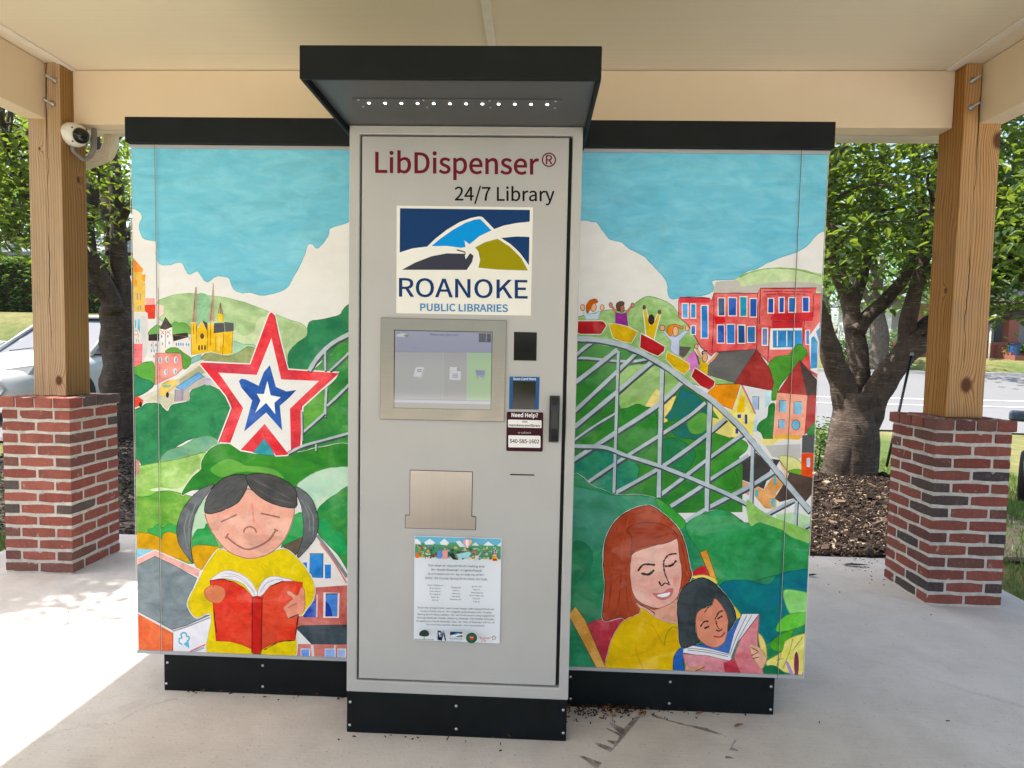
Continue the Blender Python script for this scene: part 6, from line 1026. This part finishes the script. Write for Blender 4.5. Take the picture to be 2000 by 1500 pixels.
# ------------------------------------------------------------------ cars
M['carglass'] = plain('car_glass', (0.035, 0.05, 0.07), .05, 0, .1, 12, 0, 1.0); M['tyre'] = plain('tyre', (.015, .015, .015), .8); M['rim'] = plain('rim', (.45, .45, .46), .3, .8); M['lamp'] = plain('lamp_lens', (.42, .42, .42), .12, .3)
def car(name, label, loc, ang, paint, hh=1.46, mirror=None):
    t = thing(name, label, 'car', loc); Rm = Matrix.Rotation(ang, 4, 'Z'); Tm = Matrix.Translation(Vector(loc)) @ Rm
    def put(nm, mb, mat, parent=None, sub=0, bevel=0, smooth=True):
        mb.v = [tuple(Tm @ Vector(v)) for v in mb.v]; o = obj(nm, mb, mat, parent or t, bevel=bevel, smooth=smooth)
        if sub: s_ = o.modifiers.new('sub', 'SUBSURF'); s_.levels = sub; s_.render_levels = sub
        return o
    st = [(2.28, .34, .60, .60), (2.20, .24, .68, .78), (1.9, .20, .76, .86), (1.45, .20, .84, .885), (.95, .20, .92, .90), (0, .20, .93, .90), (-1.3, .20, .95, .89), (-1.95, .24, .95, .86), (-2.22, .34, .88, .76), (-2.28, .45, .8, .66)]
    b = MB()
    for x, zb, zt, hw in st:
        half = [(0, zt + .035), (.5 * hw, zt + .025), (.86 * hw, zt - .02), (hw, zt - .16), (hw * 1.01, (zb + zt) / 2 - .04), (.97 * hw, zb + .09), (.86 * hw, zb), (0, zb)]
        b.v += [(x, y, z) for y, z in half] + [(x, -y, z) for y, z in half[1:-1][::-1]]
    k = 14
    for i in range(len(st) - 1):
        for j in range(k): q = i * k + j; r2 = i * k + (j + 1) % k; b.f.append((q, r2, r2 + k, q + k))
    b.f += [tuple(range(k)), tuple(reversed(range((len(st) - 1) * k, len(st) * k)))]; body = put('body', b, paint, sub=2)
    g = MB(); zb = .90; lo = [(1.0, .74), (.1, .80), (-1.1, .80), (-1.85, .70)]; hi = [(.22, .56), (-.1, .60), (-.75, .59), (-1.15, .54)]
    g.v = [(x, y, zb) for x, y in lo] + [(x, -y, zb) for x, y in reversed(lo)] + [(x, y, hh - .04) for x, y in hi] + [(x, -y, hh - .04) for x, y in reversed(hi)]; g.f = [(i, (i + 1) % 8, (i + 1) % 8 + 8, i + 8) for i in range(8)] + [tuple(range(8, 16))]; put('windows', g, M['carglass'], smooth=False)
    rf_ = MB(); R_ = [(.30, .575), (.0, .62), (-.75, .615), (-1.22, .55)]; rf_.v = [(x, y, hh - .05) for x, y in R_] + [(x, -y, hh - .05) for x, y in reversed(R_)] + [(x * .96, y * .9, hh) for x, y in R_] + [(x * .96, -y * .9, hh) for x, y in reversed(R_)]; rf_.f = [(i, (i + 1) % 8, (i + 1) % 8 + 8, i + 8) for i in range(8)] + [tuple(range(8, 16)), tuple(reversed(range(8)))]; put('roof', rf_, paint, bevel=.02, smooth=False)
    for s_ in (1, -1):
        for a, c, r_ in (((1.02, .755, .89), (.26, .585, hh - .045), .032), ((-.28, .815, .9), (-.36, .615, hh - .05), .03), ((-1.88, .71, .9), (-1.18, .56, hh - .05), .05)): put('pillar', MB().tube([(a[0], a[1] * s_, a[2]), (c[0], c[1] * s_, c[2])], r_, 8), paint)
        put('headlight', MB().add([(2.21, .42 * s_, .60), (2.10, .74 * s_, .60), (1.86, .83 * s_, .67), (1.98, .74 * s_, .76), (2.17, .46 * s_, .70)] + [(x - .12, y * .95, z) for x, y, z in ((2.21, .42 * s_, .60), (2.10, .74 * s_, .60), (1.86, .83 * s_, .67), (1.98, .74 * s_, .76), (2.17, .46 * s_, .70))], [(0, 1, 2, 3, 4), (0, 5, 6, 1), (1, 6, 7, 2), (2, 7, 8, 3), (3, 8, 9, 4), (4, 9, 5, 0)]), M['lamp'], bevel=.012, smooth=False)
        mr = put('mirror', MB().box((.64, .98 * s_ - .11, .925), (.75, .98 * s_ + .11, 1.065)), mirror or paint, bevel=.035, smooth=False); put('mirror_arm', MB().tube([(.66, .80 * s_, .93), (.68, .95 * s_, .97)], .02, 6), M['black'], mr)
        put('door_seam', MB().box((.62, .905 * s_ - .004, .28), (.632, .905 * s_ + .004, .9)), M['gap'], smooth=False); put('door_seam', MB().box((-.30, .908 * s_ - .004, .28), (-.288, .908 * s_ + .004, .9)), M['gap'], smooth=False); put('door_handle', MB().box((-.22, .90 * s_ - .015, .78), (-.05, .90 * s_ + .015, .81)), paint, smooth=False, bevel=.006)
        for xw in (1.42, -1.40):
            wh = put('wheel', MB().lathe([(.20, 0), (.30, .0), (.325, .02), (.325, .19), (.30, .21), (.20, .21)], (xw, (.70 * s_ if s_ > 0 else -.70), .325), (0, s_, 0), 24), M['tyre']); put('rim', MB().lathe([(.21, .19), (.19, .205), (.06, .185), (0, .19)], (xw, .70 * s_, .325), (0, s_, 0), 12), M['rim'], wh, smooth=False)
    put('grille', MB().box((2.235, -.34, .50), (2.262, .34, .60)), M['black'], bevel=.01, smooth=False); put('lower_grille', MB().box((2.20, -.55, .30), (2.265, .55, .40)), M['black'], bevel=.01, smooth=False); put('number_plate', MB().box((2.262, -.15, .42), (2.27, .15, .495)), M['white'], smooth=False)
    for s_ in (0, 1): put('wiper', MB().tube([(1.02 + .02, -.5 + .6 * s_, .925), (.93, .05 + .6 * s_, 1.01)], .008, 5), M['black'])
    return t
wp = plain('car_white', (.50, .50, .49), .2, 0, .03); sp_ = plain('car_silver', (.30, .30, .28), .25, .4, .03)
cp = Q(78, 735, 8.0); car('parked_car', 'white sedan parked nose first behind the camera post', (Q(84, 690, 6.7).x, 7.75, gz(-6.6, 6.6) + .03), R(-92), wp, 1.50)
c2 = Q(1993, 806, 5.9); ca_ = R(-131); car('parked_car', 'silver car cut off by the right edge of the photo', (c2.x - (.66 * math.cos(ca_) + .98 * math.sin(ca_)), c2.y - (.66 * math.sin(ca_) - .98 * math.cos(ca_)), gz(c2.x, 6.2) + .01), ca_, sp_, 1.4, M['carglass'])
# ------------------------------------------------------------------ houses
M['siding'] = plain('siding', (.42, .44, .43), .6); M['hbrick'] = plain('house_brick', (.24, .085, .06), .85, 0, .3, 20); M['hroof'] = plain('shingle', (.17, .18, .20), .85, 0, .25, 9); M['htrim'] = plain('house_trim', (.70, .68, .63), .6); M['hwood'] = plain('porch_wood', (.42, .34, .25), .7); M['win'] = plain('window_dark', (.03, .035, .04), .1)
hb0 = Q(1958, 694, 34); X, Yh, Zh = hb0.x, 34.0, hb0.z
ho = thing('porch_house', 'house with brick porch columns and slatted stair rails across the street', 'house', (X, Yh + 3, Zh))
obj('wall', MB().box((X - 5, Yh + 2.4, Zh - .5), (X + 7, Yh + 9, Zh + 3.8)), M['siding'], ho)
for i in range(22): obj('siding_board', MB().box((X - 5.02, Yh + 2.36, Zh + .62 + i * .14), (X + 7.02, Yh + 2.398, Zh + .62 + i * .14 + .125)), M['siding'], ho)
obj('porch_floor', MB().box((X - 5, Yh, Zh - .3), (X + 7, Yh + 2.35, Zh + .75)), M['hbrick'], ho); 
rf2 = MB(); rf2.prism([(X - 5.6, Zh + 3.3), (X + 7.6, Zh + 3.3), (X + 7.2, Zh + 3.6), (X + 1, Zh + 6.4), (X - 5.2, Zh + 3.6)], Yh - .4, Yh + 9.4); ro = obj('roof', rf2, M['hroof'], ho); obj('porch_beam', MB().box((X - 5.2, Yh - .1, Zh + 2.9), (X + 7.2, Yh + .2, Zh + 3.29)), M['htrim'], ho)
for dx in (-4.4, .55, 3.8, 6.6): obj('porch_column', MB().box((X + dx - .28, Yh, Zh + .76), (X + dx + .28, Yh + .5, Zh + 2.89)), M['hbrick'], ho)
w0 = obj('window', MB().box((X - 1.6, Yh + 2.32, Zh + 1.1), (X - .5, Yh + 2.36, Zh + 2.6)), M['win'], ho); obj('frame', MB().box((X - .48, Yh + 2.30, Zh + .8), (X - .28, Yh + 2.36, Zh + 2.8)), M['htrim'], w0)
dr = obj('door', MB().box((X + 1.2, Yh + 2.31, Zh + .76), (X + 2.2, Yh + 2.36, Zh + 2.8)), M['win'], ho)
for i in range(5): obj('step', MB().box((X - .45, Yh - .3 * (i + 1), Zh - .3), (X + .75, Yh - .3 * i - .001, Zh + .75 - .15 * (i + 1))), M['hbrick'], ho)
for dx in (-.75, .85):
    rl_ = MB(); 
    for zo in (.95, .55, .2): rl_.tube([(X + dx - 1.1 + .0, Yh - 1.5, Zh - .35 + zo), (X + dx + .0, Yh, Zh + .75 + zo)] if dx < 0 else [(X + dx - .6, Yh - 1.5, Zh - .35 + zo), (X + dx + 1.2, Yh, Zh + .75 + zo)], .045, 5)
    for k in range(4): u = k / 3; x0 = (X + dx - 1.1 + 1.1 * u) if dx < 0 else (X + dx - .6 + 1.8 * u); rl_.tube([(x0, Yh - 1.5 + 1.5 * u, Zh - .35 + 1.1 * u), (x0, Yh - 1.5 + 1.5 * u, Zh + .65 + 1.1 * u)], .045, 5)
    for k in range(3): u = k / 3; v_ = (k + 1) / 3; x0 = (X + dx - 1.1 + 1.1 * u) if dx < 0 else (X + dx - .6 + 1.8 * u); x1 = (X + dx - 1.1 + 1.1 * v_) if dx < 0 else (X + dx - .6 + 1.8 * v_); rl_.tube([(x0, Yh - 1.5 + 1.5 * u, Zh - .2 + 1.1 * u), (x1, Yh - 1.5 + 1.5 * v_, Zh + .45 + 1.1 * v_)], .035, 5)
    obj('stair_rail', rl_, M['hwood'], ho)
bn = Q(1981, 686, 33); tb_ = thing('trash_bin', 'blue bin standing by the porch steps of the far house', 'bin', (bn.x, 33, bn.z - .4)); obj('bin_body', MB().lathe([(.24, 0), (.30, .75), (.32, .78)], (bn.x, 33, bn.z - .4), (0, 0, 1), 12), plain('bin_blue', (.02, .07, .20), .5), tb_); obj('lid', MB().lathe([(.34, .78), (.32, .86), (0, .9)], (bn.x, 33, bn.z - .4), (0, 0, 1), 12), M['black'], tb_)
hl = Q(40, 488, 32); h2 = thing('hillside_house', 'pale roofed house above the hedge at the left edge', 'house', (hl.x, 34, hl.z - 2.8)); Xl, Zl = hl.x, hl.z
obj('wall', MB().box((Xl - 6, 33.2, Zl - 3), (Xl + 4, 40, Zl - .2)), plain('house_cream', (.5, .46, .38), .7), h2)
r3 = MB(); r3.add([(Xl - 6.5, 32.4, Zl - .25), (Xl + 4.6, 32.4, Zl - .25), (Xl + 3.6, 36.5, Zl + 1.6), (Xl - 5.5, 36.5, Zl + 1.6), (Xl - 6.5, 40.6, Zl - .25), (Xl + 4.6, 40.6, Zl - .25), (Xl - 6.5, 32.4, Zl - .05), (Xl + 4.6, 32.4, Zl - .05)], [(0, 1, 7, 6), (6, 7, 2, 3), (3, 2, 5, 4), (1, 5, 2, 7), (4, 0, 6, 3), (0, 4, 5, 1)]); obj('roof', r3, plain('roof_pale', (.30, .32, .36), .8, 0, .12, 6), h2)
for dx in (-3.2, .6): wn = obj('window', MB().box((Xl + dx, 33.15, Zl - 2.0), (Xl + dx + 1.1, 33.19, Zl - .8)), M['win'], h2); obj('frame', MB().box((Xl + dx + .5, 33.10, Zl - 2.0), (Xl + dx + .6, 33.149, Zl - .8)), M['htrim'], wn)
dm = MB().box((Xl - .6, 33.6, Zl + .3), (Xl + .6, 36.4, Zl + 1.9)); dmo = obj('dormer', dm, M['htrim'], h2); obj('dormer_window', MB().box((Xl - .4, 33.55, Zl + .6), (Xl + .4, 33.59, Zl + 1.6)), M['win'], dmo)
